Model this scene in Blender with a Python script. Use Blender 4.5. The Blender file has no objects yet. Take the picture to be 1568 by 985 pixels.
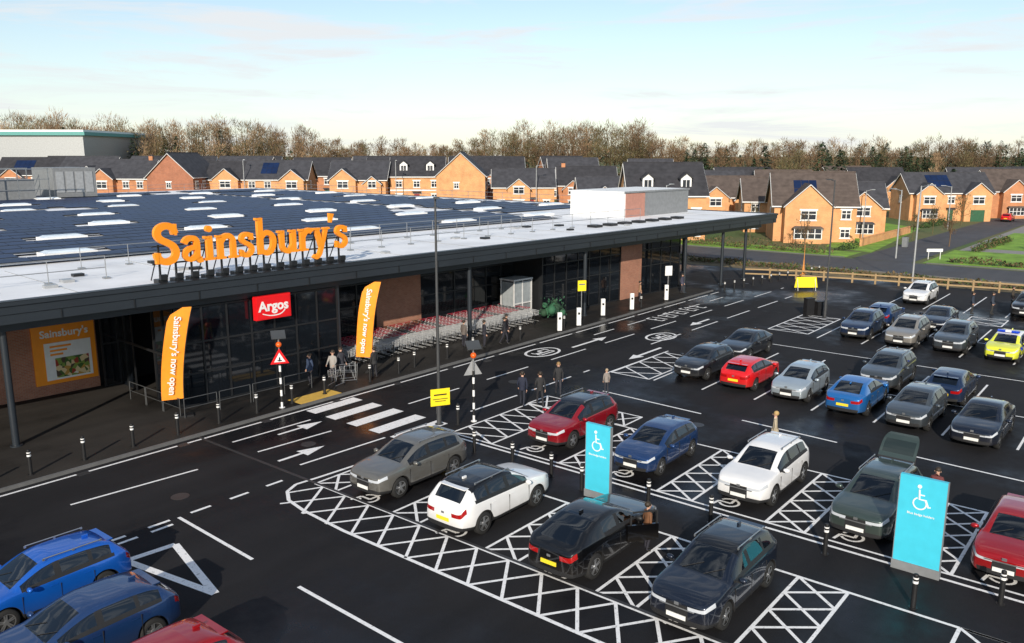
import bpy, math, random, bmesh
from mathutils import Vector, Matrix
random.seed(7)
R=random.random
def U(a,b): return a+(b-a)*random.random()
scene=bpy.context.scene
COL=bpy.context.collection

# ------------------------------------------------------------------ materials
def newmat(name):
    m=bpy.data.materials.new(name); m.use_nodes=True
    nt=m.node_tree; b=nt.nodes['Principled BSDF']; return m,nt,b
def mat(name,col,rough=.6,metal=0,var=.12,scale=3.0,coat=0,spec=.5,bump=0,bscale=40,dirt=0):
    m,nt,b=newmat(name)
    b.inputs['Roughness'].default_value=rough; b.inputs['Metallic'].default_value=metal
    b.inputs['Specular IOR Level'].default_value=spec
    if coat: b.inputs['Coat Weight'].default_value=coat; b.inputs['Coat Roughness'].default_value=.025
    tc=nt.nodes.new('ShaderNodeTexCoord')
    if var>0:
        n=nt.nodes.new('ShaderNodeTexNoise'); n.inputs['Scale'].default_value=scale; n.inputs['Detail'].default_value=6
        nt.links.new(tc.outputs['Object'],n.inputs['Vector'])
        r=nt.nodes.new('ShaderNodeValToRGB'); r.color_ramp.elements[0].position=.3; r.color_ramp.elements[1].position=.7
        r.color_ramp.elements[0].color=tuple(max(0,c*(1-var)) for c in col[:3])+(1,)
        r.color_ramp.elements[1].color=tuple(min(1,c*(1+var)) for c in col[:3])+(1,)
        nt.links.new(n.outputs['Fac'],r.inputs[0]); last=r.outputs[0]
        if dirt:
            sp=nt.nodes.new('ShaderNodeSeparateXYZ'); nt.links.new(tc.outputs['Object'],sp.inputs[0])
            mr=nt.nodes.new('ShaderNodeMapRange'); mr.inputs['From Min'].default_value=.2; mr.inputs['From Max'].default_value=.75; mr.inputs['To Min'].default_value=dirt; mr.inputs['To Max'].default_value=0; nt.links.new(sp.outputs[2],mr.inputs['Value'])
            mx=nt.nodes.new('ShaderNodeMix'); mx.data_type='RGBA'; nt.links.new(mr.outputs[0],mx.inputs[0]); nt.links.new(last,mx.inputs[6]); mx.inputs[7].default_value=(.075,.065,.055,1); last=mx.outputs[2]
        nt.links.new(last,b.inputs['Base Color'])
    else: b.inputs['Base Color'].default_value=tuple(col[:3])+(1,)
    if bump:
        n2=nt.nodes.new('ShaderNodeTexNoise'); n2.inputs['Scale'].default_value=bscale; nt.links.new(tc.outputs['Object'],n2.inputs['Vector'])
        bp=nt.nodes.new('ShaderNodeBump'); bp.inputs['Strength'].default_value=bump; bp.inputs['Distance'].default_value=.02
        nt.links.new(n2.outputs['Fac'],bp.inputs['Height']); nt.links.new(bp.outputs[0],b.inputs['Normal'])
    return m
def asphalt(name,dark,light,r0=.32,r1=.75,spec=.3):
    m,nt,b=newmat(name); L=nt.links.new; N=nt.nodes.new
    g=N('ShaderNodeNewGeometry')
    n1=N('ShaderNodeTexNoise'); n1.inputs['Scale'].default_value=.11; n1.inputs['Detail'].default_value=7; n1.inputs['Roughness'].default_value=.62; L(g.outputs['Position'],n1.inputs['Vector'])
    n2=N('ShaderNodeTexNoise'); n2.inputs['Scale'].default_value=28; n2.inputs['Detail'].default_value=4; L(g.outputs['Position'],n2.inputs['Vector'])
    mp=N('ShaderNodeMapping'); mp.inputs['Scale'].default_value=(.05,.9,1); L(g.outputs['Position'],mp.inputs['Vector'])
    n3=N('ShaderNodeTexNoise'); n3.inputs['Scale'].default_value=1.0; n3.inputs['Detail'].default_value=3; L(mp.outputs[0],n3.inputs['Vector'])
    r=N('ShaderNodeValToRGB'); r.color_ramp.elements[0].position=.38; r.color_ramp.elements[1].position=.66
    r.color_ramp.elements[0].color=dark+(1,); r.color_ramp.elements[1].color=light+(1,)
    a=N('ShaderNodeMath'); a.operation='MULTIPLY_ADD'; a.inputs[1].default_value=.55; L(n1.outputs['Fac'],a.inputs[0])
    a2=N('ShaderNodeMath'); a2.operation='MULTIPLY'; a2.inputs[1].default_value=.22; L(n2.outputs['Fac'],a2.inputs[0]); L(a2.outputs[0],a.inputs[2])
    a3=N('ShaderNodeMath'); a3.operation='MULTIPLY_ADD'; a3.inputs[1].default_value=.25; L(n3.outputs['Fac'],a3.inputs[0]); L(a.outputs[0],a3.inputs[2])
    L(a3.outputs[0],r.inputs[0]); L(r.outputs[0],b.inputs['Base Color'])
    mr=N('ShaderNodeMapRange'); mr.inputs['From Min'].default_value=.38; mr.inputs['From Max'].default_value=.53; mr.inputs['To Min'].default_value=r0; mr.inputs['To Max'].default_value=r1
    L(n1.outputs['Fac'],mr.inputs['Value']); L(mr.outputs[0],b.inputs['Roughness'])
    b.inputs['Specular IOR Level'].default_value=spec
    bp=N('ShaderNodeBump'); bp.inputs['Strength'].default_value=.3; bp.inputs['Distance'].default_value=.01; L(n2.outputs['Fac'],bp.inputs['Height']); L(bp.outputs[0],b.inputs['Normal'])
    return m
def brickmat(name,c1,c2,mortar,scale=1.0):
    m,nt,b=newmat(name); L=nt.links.new; N=nt.nodes.new
    tc=N('ShaderNodeTexCoord'); s=N('ShaderNodeSeparateXYZ'); L(tc.outputs['Object'],s.inputs[0])
    ad=N('ShaderNodeMath'); L(s.outputs[0],ad.inputs[0]); L(s.outputs[1],ad.inputs[1])
    c=N('ShaderNodeCombineXYZ'); L(ad.outputs[0],c.inputs[0]); L(s.outputs[2],c.inputs[1])
    br=N('ShaderNodeTexBrick'); br.inputs['Scale'].default_value=scale; br.inputs['Brick Width'].default_value=.225; br.inputs['Row Height'].default_value=.075; br.inputs['Mortar Size'].default_value=.008
    br.inputs['Color1'].default_value=c1+(1,); br.inputs['Color2'].default_value=c2+(1,); br.inputs['Mortar'].default_value=mortar+(1,)
    L(c.outputs[0],br.inputs['Vector'])
    n=N('ShaderNodeTexNoise'); n.inputs['Scale'].default_value=.9; n.inputs['Detail'].default_value=5; L(tc.outputs['Object'],n.inputs['Vector'])
    mx=N('ShaderNodeMix'); mx.data_type='RGBA'; mx.blend_type='MULTIPLY'; mx.inputs[0].default_value=.5
    L(br.outputs['Color'],mx.inputs[6]); 
    rr=N('ShaderNodeValToRGB'); rr.color_ramp.elements[0].position=.3; rr.color_ramp.elements[0].color=(.55,.55,.55,1); rr.color_ramp.elements[1].position=.6; L(n.outputs['Fac'],rr.inputs[0]); L(rr.outputs[0],mx.inputs[7])
    L(mx.outputs[2],b.inputs['Base Color']); b.inputs['Roughness'].default_value=.85
    return m
def glassmat(name,col=(.012,.015,.02),rough=.04):
    m,nt,b=newmat(name); b.inputs['Base Color'].default_value=col+(1,); b.inputs['Roughness'].default_value=rough
    b.inputs['Specular IOR Level'].default_value=.6
    return m
def tintglass(name,tint):
    m,nt,b=newmat(name); N=nt.nodes.new;L=nt.links.new
    t=N('ShaderNodeBsdfTransparent'); t.inputs[0].default_value=tint+(1,)
    g=N('ShaderNodeBsdfGlossy'); g.inputs['Roughness'].default_value=.02; g.inputs[0].default_value=(.9,.95,1,1)
    f=N('ShaderNodeFresnel'); f.inputs[0].default_value=1.5; mr=N('ShaderNodeMath'); mr.operation='MULTIPLY_ADD'; mr.inputs[1].default_value=1.0; mr.inputs[2].default_value=.06; L(f.outputs[0],mr.inputs[0])
    mx=N('ShaderNodeMixShader'); L(mr.outputs[0],mx.inputs[0]); L(t.outputs[0],mx.inputs[1]); L(g.outputs[0],mx.inputs[2]); L(mx.outputs[0],nt.nodes['Material Output'].inputs[0]); return m
M_asph=asphalt('asphalt',(.0035,.0035,.0045),(.019,.0185,.021),.27,.85,.26)
M_pave=asphalt('pavement_asphalt',(.010,.0095,.009),(.042,.037,.033),.42,.85,.26)
M_road=asphalt('road_asphalt',(.05,.05,.055),(.085,.085,.09),.6,.8)
def paintline():
    m,nt,b=newmat('road_paint'); L=nt.links.new; N=nt.nodes.new
    g=N('ShaderNodeNewGeometry'); n=N('ShaderNodeTexNoise'); n.inputs['Scale'].default_value=9; n.inputs['Detail'].default_value=8; n.inputs['Roughness'].default_value=.7; L(g.outputs['Position'],n.inputs['Vector'])
    r=N('ShaderNodeValToRGB'); r.color_ramp.elements[0].position=.28; r.color_ramp.elements[1].position=.46
    r.color_ramp.elements[0].color=(.25,.25,.25,1); r.color_ramp.elements[1].color=(.84,.84,.84,1); L(n.outputs['Fac'],r.inputs[0]); L(r.outputs[0],b.inputs['Base Color']); b.inputs['Roughness'].default_value=.6
    return m
M_line=paintline()
M_kerb=mat('kerb_concrete',(.12,.12,.12),.8,bump=.3)
M_tact=mat('tactile_paving',(.60,.38,.07),.8,bump=.6,bscale=15)
M_drain=mat('drain_metal',(.035,.035,.037),.5)
M_fascia=mat('fascia_grey',(.022,.028,.036),.38,var=.08,scale=.6)
M_soffit=mat('soffit_grey',(.03,.033,.038),.6)
M_frame=mat('frame_dark',(.012,.013,.015),.45)
M_glass=glassmat('shop_glass',(.006,.008,.011),.05)
M_inter=mat('interior_dark',(.02,.02,.022),.9)
M_roofw=mat('roof_membrane',(.80,.81,.83),.6,var=.12,scale=.35)
M_white=mat('white_panel',(.78,.78,.77),.5,var=.05)
M_grey=mat('grey_panel',(.20,.21,.22),.5)
M_lgrey=mat('light_grey_metal',(.42,.43,.44),.4,metal=.4)
M_steel=mat('galvanised_steel',(.35,.36,.37),.4,metal=.7)
M_dsteel=mat('dark_steel',(.12,.125,.13),.45,metal=.5)
M_black=mat('black_plastic',(.012,.012,.013),.5)
M_orange=mat('orange_sign',(.92,.30,.012),.45,var=.04)
M_orange2=mat('orange_banner',(.92,.29,.010),.6,var=.08)
M_red=mat('red_sign',(.75,.008,.012),.4,var=.04)
M_yellow=mat('yellow_sign',(.88,.68,.015),.5,var=.05)
M_cyan=mat('cyan_totem',(.055,.52,.68),.4,var=.05)
M_brick=brickmat('store_brick',(.34,.12,.07),(.42,.17,.10),(.32,.26,.2))
M_solar=mat('solar_glass',(.008,.020,.066),.4,var=.35,scale=.3,spec=.22)
M_skyl=mat('rooflight',(.62,.70,.78),.3,var=.1)
M_pinkp=mat('copper_panel',(.42,.20,.15),.55)

# ------------------------------------------------------------------ mesh builder
class MB:
    def __init__(s): s.v=[];s.f=[];s.m=[];s.s=[]
    def add(s,vs,fs,m=0,sm=False):
        o=len(s.v); s.v+= [tuple(v) for v in vs]
        for f in fs: s.f.append(tuple(i+o for i in f)); s.m.append(m); s.s.append(sm)
    def box(s,cx,cy,cz,sx,sy,sz,m=0,rot=0,taper=1.0):
        c,si=math.cos(rot),math.sin(rot); vs=[]
        for dz in(-.5,.5):
            k=1 if dz<0 else taper
            for dx,dy in((-.5,-.5),(.5,-.5),(.5,.5),(-.5,.5)):
                x=dx*sx*k;y=dy*sy*k; vs.append((cx+x*c-y*si,cy+x*si+y*c,cz+dz*sz))
        s.add(vs,[(3,2,1,0),(4,5,6,7),(0,1,5,4),(1,2,6,5),(2,3,7,6),(3,0,4,7)],m)
    def bb(s,x0,x1,y0,y1,z0,z1,m=0): s.box((x0+x1)/2,(y0+y1)/2,(z0+z1)/2,x1-x0,y1-y0,z1-z0,m)
    def cyl(s,p0,p1,r0,r1=None,n=10,m=0,cap=True,sm=True):
        if r1 is None:r1=r0
        p0=Vector(p0);p1=Vector(p1);d=(p1-p0)
        if d.length<1e-6:return
        d.normalize(); a=Vector((0,0,1)) if abs(d.z)<.9 else Vector((1,0,0)); u=d.cross(a).normalized(); w=d.cross(u)
        vs=[];fs=[]
        for p,r in((p0,r0),(p1,r1)):
            for i in range(n):
                t=2*math.pi*i/n; vs.append(p+(u*math.cos(t)+w*math.sin(t))*r)
        for i in range(n):
            j=(i+1)%n; fs.append((i,i+n,j+n,j))
        s.add(vs,fs,m,sm)
        if cap: s.add(vs,[tuple(range(n)),tuple(range(2*n-1,n-1,-1))],m,False)
    def ball(s,c,r,m=0,n=10,k=7,sc=(1,1,1)):
        vs=[];fs=[]
        for i in range(k+1):
            ph=math.pi*i/k
            for j in range(n):
                t=2*math.pi*j/n; vs.append((c[0]+r*sc[0]*math.sin(ph)*math.cos(t),c[1]+r*sc[1]*math.sin(ph)*math.sin(t),c[2]+r*sc[2]*math.cos(ph)))
        for i in range(k):
            for j in range(n):
                j2=(j+1)%n; fs.append((i*n+j,(i+1)*n+j,(i+1)*n+j2,i*n+j2))
        s.add(vs,fs,m,True)
    def mesh(s,name,mats):
        me=bpy.data.meshes.new(name); me.from_pydata(s.v,[],s.f)
        for m in mats: me.materials.append(m)
        me.polygons.foreach_set('material_index',s.m); me.polygons.foreach_set('use_smooth',s.s); me.update(); return me
    def obj(s,name,mats,parent=None,loc=(0,0,0),rot=0):
        if not s.f: return None
        o=bpy.data.objects.new(name,s.mesh(name,mats)); COL.objects.link(o); o.location=loc; o.rotation_euler=(0,0,rot)
        if parent: o.parent=parent
        return o
def empty(name,loc=(0,0,0),rot=0):
    o=bpy.data.objects.new(name,None); COL.objects.link(o); o.location=loc; o.rotation_euler=(0,0,rot); o.empty_display_size=.2; return o
def stroke(mb,pts,w,O,Uv,Vv,depth,m=0,k=1.0):
    P=[Vector((a*k,b*k)) for a,b in pts]; n=len(P); ws=w if isinstance(w,list) else [w]*n
    O=Vector(O);Uv=Vector(Uv);Vv=Vector(Vv);Nn=Uv.cross(Vv)
    vs=[]
    for i in range(n):
        a=P[max(i-1,0)];b=P[min(i+1,n-1)]; d=(b-a).normalized(); nn=Vector((-d.y,d.x))
        h=ws[i]*k/2
        if 0<i<n-1:
            d1=(P[i]-P[i-1]).normalized(); cs=max(.5,abs(d1.dot(d))); h/=cs
        for sg in(1,-1):
            q=P[i]+nn*h*sg
            base=O+Uv*q.x+Vv*q.y
            vs.append(base); vs.append(base+Nn*depth)
    fs=[]
    for i in range(n-1):
        a=i*4;b=a+4
        fs+=[(a+1,a+3,b+3,b+1),(a,b,b+2,a+2),(a,a+1,b+1,b),(a+2,b+2,b+3,a+3)]
    fs+=[(0,2,3,1)]; e=(n-1)*4; fs+=[(e,e+1,e+3,e+2)]
    mb.add(vs,fs,m)
def arc(cx,cy,rx,ry,a0,a1,n=12): return [(cx+rx*math.cos(math.radians(a0+(a1-a0)*i/n)),cy+ry*math.sin(math.radians(a0+(a1-a0)*i/n))) for i in range(n+1)]
def smooth(pts,n=5):
    out=[];P=[pts[0]]+pts+[pts[-1]]
    for i in range(1,len(P)-2):
        for k in range(n):
            t=k/n;r=[]
            for c in(0,1):
                p0,p1,p2,p3=P[i-1][c],P[i][c],P[i+1][c],P[i+2][c]
                r.append(.5*(2*p1+(p2-p0)*t+(2*p0-5*p1+4*p2-p3)*t*t+(3*p1-p0-3*p2+p3)*t**3))
            out.append(tuple(r))
    out.append(pts[-1]); return out
def text(body,size,m,parent,M4,name='lettering',off=.0,ext=.004,align='CENTER'):
    c=bpy.data.curves.new('t','FONT'); c.body=body; c.size=size; c.offset=off; c.extrude=ext; c.align_x=align; c.align_y='CENTER'; c.resolution_u=3
    o=bpy.data.objects.new('t',c); COL.objects.link(o); bpy.context.view_layer.update()
    me=bpy.data.meshes.new_from_object(o.evaluated_get(bpy.context.evaluated_depsgraph_get())); bpy.data.objects.remove(o)
    me.materials.clear(); me.materials.append(m); q=bpy.data.objects.new(name,me); COL.objects.link(q); q.matrix_world=M4
    if parent: q.parent=parent
    return q
def basis(O,Uv,Vv):
    Uv=Vector(Uv).normalized();Vv=Vector(Vv).normalized();N=Uv.cross(Vv)
    return Matrix(((Uv.x,Vv.x,N.x,O[0]),(Uv.y,Vv.y,N.y,O[1]),(Uv.z,Vv.z,N.z,O[2]),(0,0,0,1)))
D=math.radians
# ------------------------------------------------------------------ ground
def sst(t): t=max(0,min(1,t)); return t*t*(3-2*t)
def hgt(x,y): return 2.5*sst((y-85)/35)
def ground():
    ax=[-1500,-700,-300,-100]+[20*i for i in range(-4,26)]+[700,1000,1600,2600,4000]
    vs=[(x,y,hgt(x,y)) for y in ax for x in ax]; n=len(ax)
    fs=[(j*n+i,j*n+i+1,(j+1)*n+i+1,(j+1)*n+i) for j in range(n-1) for i in range(n-1)]
    m,nt,b=newmat('ground_grass'); L=nt.links.new;N=nt.nodes.new
    g=N('ShaderNodeNewGeometry'); t=N('ShaderNodeTexNoise'); t.inputs['Scale'].default_value=.06; t.inputs['Detail'].default_value=9; L(g.outputs['Position'],t.inputs[0])
    r=N('ShaderNodeValToRGB'); r.color_ramp.elements[0].position=.35; r.color_ramp.elements[1].position=.65; r.color_ramp.elements[0].color=(.06,.11,.02,1); r.color_ramp.elements[1].color=(.12,.11,.04,1)
    L(t.outputs['Fac'],r.inputs[0]);L(r.outputs[0],b.inputs['Base Color']); b.inputs['Roughness'].default_value=.95
    mb=MB(); mb.add(vs,fs); mb.obj('ground',[m])
ground()
def sheet(name,pts,z,m):
    mb=MB(); mb.add([(x,y,z) for x,y in pts],[tuple(range(len(pts)))]); return mb.obj(name,[m])
sheet('car_park',[(-60,-60),(84,-60),(84,32.05),(-60,32.05)],.004,M_asph)
sheet('service_yard',[(68,32.05),(90,32.05),(90,84),(68,84)],.004,M_asph)
mb=MB(); mb.bb(-40,68,32.2,60,-.05,.12,0); mb.bb(-40,68.1,32.05,32.195,-.05,.125,1); mb.obj('pavement',[M_pave,M_kerb])
M_grass=mat('lawn_grass',(.17,.31,.03),.9,var=.35,scale=.5,bump=.4)
M_verge=mat('verge_earth',(.15,.115,.06),.95,var=.4,scale=.6,bump=.4)
M_foot=mat('footway',(.24,.23,.22),.85)
sheet('bark_verge',[(84.1,-70),(90.4,-70),(91.5,60),(84.1,60)],.005,M_verge)
sheet('main_road',[(90.4,-90),(99.5,-90),(101,84),(91.5,84)],.008,M_road)
sheet('lawn',[(101.4,-70),(118,-70),(118,22.5),(101.4,22.5)],.006,M_grass)
sheet('lawn',[(101.6,31),(108,31),(108,84),(101.6,84)],.009,M_grass)
sheet('lawn',[(108.2,30),(150,34),(160,44),(112,37)],.010,M_grass)
sheet('side_road',[(100.5,23.5),(180,21.5),(230,14),(230,20),(182,28.5),(100.8,30)],.012,M_road)
sheet('driveway',[(118,0),(200,-10),(200,21),(118,22)],.007,M_foot)
sheet('lawn',[(122,12),(150,11),(150,20.5),(122,21)],.0105,M_grass); sheet('lawn',[(158,10),(176,9),(176,20),(158,20.3)],.0105,M_grass)
mk=MB(); mk.bb(90.3,90.42,-80,84,0,.11,0); mk.bb(101.05,101.2,31,84,0,.11,0); mk.bb(101.05,101.2,-70,22,0,.11,0); mk.obj('road_kerb',[M_kerb])
# ------------------------------------------------------------------ markings
lm=MB(); zc=[0]
def q(pts):
    zc[0]+=1; z=.008+(zc[0]%16)*.0004; lm.add([(x,y,z) for x,y in pts],[tuple(range(len(pts)))])
def ln(x0,y0,x1,y1,w=.11):
    d=Vector((x1-x0,y1-y0));
    if d.length<1e-4:return
    d.normalize();n=Vector((-d.y,d.x))*w/2
    q([(x0-n.x,y0-n.y),(x1-n.x,y1-n.y),(x1+n.x,y1+n.y),(x0+n.x,y0+n.y)])
def dash(x0,y0,x1,y1,on,off,w=.11):
    L=math.hypot(x1-x0,y1-y0);t=0
    while t<L:
        e=min(L,t+on); ln(x0+(x1-x0)*t/L,y0+(y1-y0)*t/L,x0+(x1-x0)*e/L,y0+(y1-y0)*e/L,w); t+=on+off
def hatch(x0,x1,y0,y1,cell=1.25,w=.1,out=True):
    if out:
        ln(x0,y0,x1,y0,w);ln(x0,y1,x1,y1,w);ln(x0,y0,x0,y1,w);ln(x1,y0,x1,y1,w)
    if x1-x0>y1-y0:
        n=max(1,round((x1-x0)/cell));c=(x1-x0)/n
        for i in range(n): ln(x0+i*c,y0,x0+i*c+c,y1,w);ln(x0+i*c,y1,x0+i*c+c,y0,w)
    else:
        n=max(1,round((y1-y0)/cell));c=(y1-y0)/n
        for i in range(n): ln(x0,y0+i*c,x1,y0+i*c+c,w);ln(x0,y0+i*c+c,x1,y0+i*c,w)
def pathl(pts,w=.11):
    for a,b in zip(pts,pts[1:]): ln(a[0],a[1],b[0],b[1],w)
def arrow(x0,x1,y,w=.16):
    s=1 if x1>x0 else -1; ln(x0,y,x1-s*1.1,y,w); q([(x1,y),(x1-s*1.15,y+.38),(x1-s*1.15,y-.38)])
def chair(cx,cy,s=1.0,dx=-1):
    pts=arc(0,0,.42,.42,-250,60,12); pathl([(cx+a*s*dx,cy+b*s) for a,b in pts],.09)
    pathl([(cx+a*s*dx,cy+b*s) for a,b in[(-.75,-.1),(.05,-.1),(.05,.45),(.6,.55)]],.1)
ln(-30,31.85,68,31.5,.12)
ln(11.2,29.0,15.8,28.6); ln(2,29.4,8,29.2)
ln(18.4,30.3,22.4,30.2); ln(18.4,28.45,22,28.2); ln(18.6,25.9,22.9,25.7); arrow(20.2,22.6,29.6,.14); arrow(18.3,20.6,26.9,.16)
for y in(31.1,29.65,28.15,26.65,25.25): q([(23.1,y-.36),(26.0,y-.36),(26.0,y+.36),(23.1,y+.36)])
dash(27,28.5,74,27.9,3.6,2.2); dash(28,25.3,38,25.2,3.5,1.2); ln(38,24.1,45,24,.1); dash(46,30.2,66,30,2.5,1.8); dash(46,25.8,70,25.6,4,1.6)
arrow(42.0,46,29.2,.2); arrow(45.5,41.6,24.8,.2); arrow(56,53,26.6,.2)
for cx,cy in((39.8,29.9),(48.4,26.4)):
    pathl([(cx+1.35*math.cos(i*math.pi/12),cy+.85*math.sin(i*math.pi/12)) for i in range(25)],.16)
    pathl([(cx-.7,cy+.35),(cx-.7,cy+.05),(cx,cy+.05),(cx,cy+.4),(cx+.7,cy+.35),(cx+.7,cy+.05)],.12)
    pathl([(cx-.7,cy-.1),(cx+.7,cy-.1),(cx+.7,cy-.4),(cx-.7,cy-.4),(cx-.7,cy-.1)],.12)
for i in range(9):
    X=53.2+i*.85
    pathl([(X,29.0),(X,30.3)],.14)
    if i%2==0: pathl([(X,29.0),(X+.5,29.0)],.14); pathl([(X,29.65),(X+.4,29.65)],.14)
    if i%3==0: pathl([(X,30.3),(X+.5,30.3)],.14)
dash(9,25.15,17.2,25.1,.75,.75,.13); dash(8.3,24.75,12.8,24.75,.75,.45,.13)
ln(13.05,25.1,12.9,20.6,.12); ln(12.8,18.2,12.7,13.6,.12); ln(12.7,11,12.6,4,.12)
pathl([(10.45,23.5),(11.95,23.35),(11.1,19.7),(10.45,23.5)],.24)
top=[(22.3,24.0),(18.2,24.3),(17.3,24.4),(16.7,24.1),(16.25,23.4),(16.05,22.3),(15.9,20),(15.85,-12)]
pathl(top,.13); ln(17.8,23.9,17.7,-12,.12)
hatch(15.88,17.72,-12,23.4,1.28,.1,False)
ln(16.6,24,17.8,23.4,.1)
ln(22.3,24,22.3,-8,.11)
for y0,y1 in((22.75,23.9),(18.5,19.8),(14.3,15.6),(10.2,11.5),(6.0,7.4),(1.9,3.2)): hatch(17.8,22.3,y0,y1,1.15,.1)
for y in(21.3,17.1,12.9,8.8,4.6): chair(18.15,y,.8)
ln(24.9,24,24.7,-10,.12)
for y0,y1 in((21.6,23.9),(16.9,18.1),(12.3,13.7),(8.3,9.6),(4.0,5.2)): hatch(25.2,30.7,y0,y1,1.2,.1)
ln(25.2,24,25.2,-6,.1); ln(30.7,24,30.7,-6,.1)
hatch(30.8,32.4,18.5,24,1.2,.09)
for y in(19.8,15.5,11.2,7,2.8): chair(25.9,y,.8)
for a,b in((22.3,16.6),(14.7,10.3),(7.4,2.5),(1,-6)): ln(34.9,a,34.6,b,.11)
def bays(x0,x1,y0,n,p=2.85):
    for i in range(n+1): ln(x0,y0-i*p,x1,y0-i*p,.1)
bays(38.4,48.8,21.3,12); hatch(38.4,44.5,21.6,24,1.4,.1)
ln(43.6,21.3,43.6,-12,.1)
bays(54.6,65.0,18.1,12); hatch(55.4,62.2,19.0,21.8,1.4,.1); ln(59.8,18.1,59.8,-12,.1)
bays(70.5,80,18.1,10,2.85)
ln(51,21,50.6,-10,.1)
hatch(66.5,69.5,9.2,11.6,1.2,.1)
lm.obj('road_markings',[M_line])
mb=MB(); mb.bb(17.84-.06,17.84+.06,-12,32,.0045,.0175,0); mb.obj('drainage_channel',[M_drain])
mb=MB(); mb.bb(23.4,25.9,32.22,33.3,.1,.128,0); mb.obj('tactile_paving',[M_tact])
mb=MB()
for i in range(26):
    x=-20+i*4.1; mb.box(x,31.6,.012,.45,.35,.01,0)
for p in((20.3,27.6),(36,31.2),(33,16),(33.4,27),(14,26.7),(50.3,12)): mb.cyl((p[0],p[1],.005),(p[0],p[1],.014),.32,n=16)
mb.obj('manhole_covers',[M_drain])

# ------------------------------------------------------------------ supermarket
A=-math.radians(3.43)
S=empty('supermarket',(12.3,36.6,0),A)
mb=MB()
mb.bb(-30,68.5,-.8,97,5.42,6.2,1)
mb.bb(-29.8,68.3,-.55,96.8,6.2,6.235,0)
mb.obj('roof',[M_roofw,M_soffit],S)
mb=MB()
for z0,z1,pr in((5.4,5.78,.0),(5.80,6.12,.05),(6.14,6.30,.12)):
    mb.bb(-30-pr,68.5+pr,-.88-pr,-.803,z0,z1,0); mb.bb(68.503,68.58+pr,-.88-pr,97,z0,z1,0)
mb.bb(-30,68.45,-1.0,-.56,6.302,6.33,1)
for i in range(33): mb.bb(-28+i*3-.012,-28+i*3+.012,-.925,-.87,5.42,6.12,1)
mb.bb(-30,67,-.12,.12,4.98,5.4,0); mb.bb(67-.25,67,.12,20,4.98,5.4,0)
mb.obj('fascia',[M_fascia,M_frame],S)
mb=MB()
for s in(0,16.3,26.5,38.6,52.9,59.5,64): mb.cyl((s,0,.0),(s,0,4.98),.14,n=14); mb.cyl((s,0,.12),(s,0,.17),.24,n=14)
for s,t in((66,8),(66,16)): mb.cyl((s,t,0),(s,t,4.98),.14,n=12)
mb.obj('canopy_columns',[M_fascia],S)
mb=MB()
mb.bb(-30,6.1,6.9,7.3,.1,5.42,0)
mb.bb(22.6,26.4,4.6,5.0,.1,5.42,0)
mb.bb(46.0,49.0,1.9,2.2,.1,5.42,0)
mb.bb(6.1,55.3,7.3,96,0,5.42,1)
mb.bb(-30,6.1,7.305,96,0,5.42,1)
mb.obj('walls',[M_brick,M_inter],S)
def glaz(mbg,mbf,s0,s1,t,z0,z1,nx,zs,proud=.05):
    mbg.bb(s0,s1,t,t+.06,z0,z1,0)
    for i in range(nx+1):
        s=s0+(s1-s0)*i/nx; mbf.bb(s-.045,s+.045,t-proud,t+.0,z0,z1,0)
    for z in zs: mbf.bb(s0,s1,t-proud+.006,t-.002,z-.04,z+.04,0)
g=MB();fr=MB()
glaz(g,fr,7.1,16.2,-.1,.12,4.95,7,(.16,1.7,3.2,4.9))
glaz(g,fr,16.6,22.6,4.7,.12,5.4,4,(.16,2.6,4.0,5.3)); glaz(g,fr,26.4,36,4.7,.12,5.4,6,(.16,2.6,4.0,5.3))
glaz(g,fr,36,46.0,2.0,.12,5.4,7,(.16,2.6,4.0,5.3)); glaz(g,fr,49.0,55.3,2.0,.12,5.4,4,(.16,2.6,4.0,5.3))
glaz(g,fr,6.2,7.0,6.5,.12,5.0,1,(.16,2.4,4.9))
g.bb(7.04,7.1,.0,2.2,.12,4.95,0); g.bb(7.04,7.1,4.6,6.6,.12,4.95,0)
for t in(0,1.1,2.2,4.6,5.6,6.6): fr.bb(6.98,7.04,t-.05,t+.05,.12,4.95,0)
fr.bb(6.97,7.035,0,6.6,2.5,2.62,0); fr.bb(6.97,7.035,0,6.6,4.8,4.94,0)
g.bb(16.2,16.26,-.1,4.7,.12,4.95,0); fr.bb(35.97,36.0,2.0,4.7,.1,5.4,0)
fr.bb(7.1,16.2,.0,6.8,4.955,5.2,0)
g.obj('glazing',[M_glass],S); fr.obj('window_frames',[M_frame],S)
def posterpic():
    m,nt,b=newmat('food_picture'); L=nt.links.new;N=nt.nodes.new
    tc=N('ShaderNodeTexCoord'); v=N('ShaderNodeTexVoronoi'); v.inputs['Scale'].default_value=4.5; L(tc.outputs['Object'],v.inputs['Vector'])
    r=N('ShaderNodeValToRGB'); cr=r.color_ramp; cr.interpolation='CONSTANT'
    cols=[(.05,.12,.02),(.5,.28,.05),(.35,.04,.02),(.7,.55,.3),(.08,.05,.03),(.2,.3,.05),(.75,.7,.6)]
    cr.elements[0].color=cols[0]+(1,); cr.elements[1].position=.95; cr.elements[1].color=cols[6]+(1,)
    for i in range(1,6): e=cr.elements.new(i/7+.05); e.color=cols[i]+(1,)
    s=N('ShaderNodeSeparateColor'); L(v.outputs['Color'],s.inputs[0]); L(s.outputs[0],r.inputs[0]); L(r.outputs[0],b.inputs['Base Color']); return m
mb=MB()
p0=3.05
mb.bb(p0,p0+2.95,6.78,6.9,.7,3.7,0); mb.bb(p0+.5,p0+2.7,6.74,6.78,.9,2.8,1); mb.bb(p0+.95,p0+2.55,6.72,6.74,1.0,2.0,2)
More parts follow.
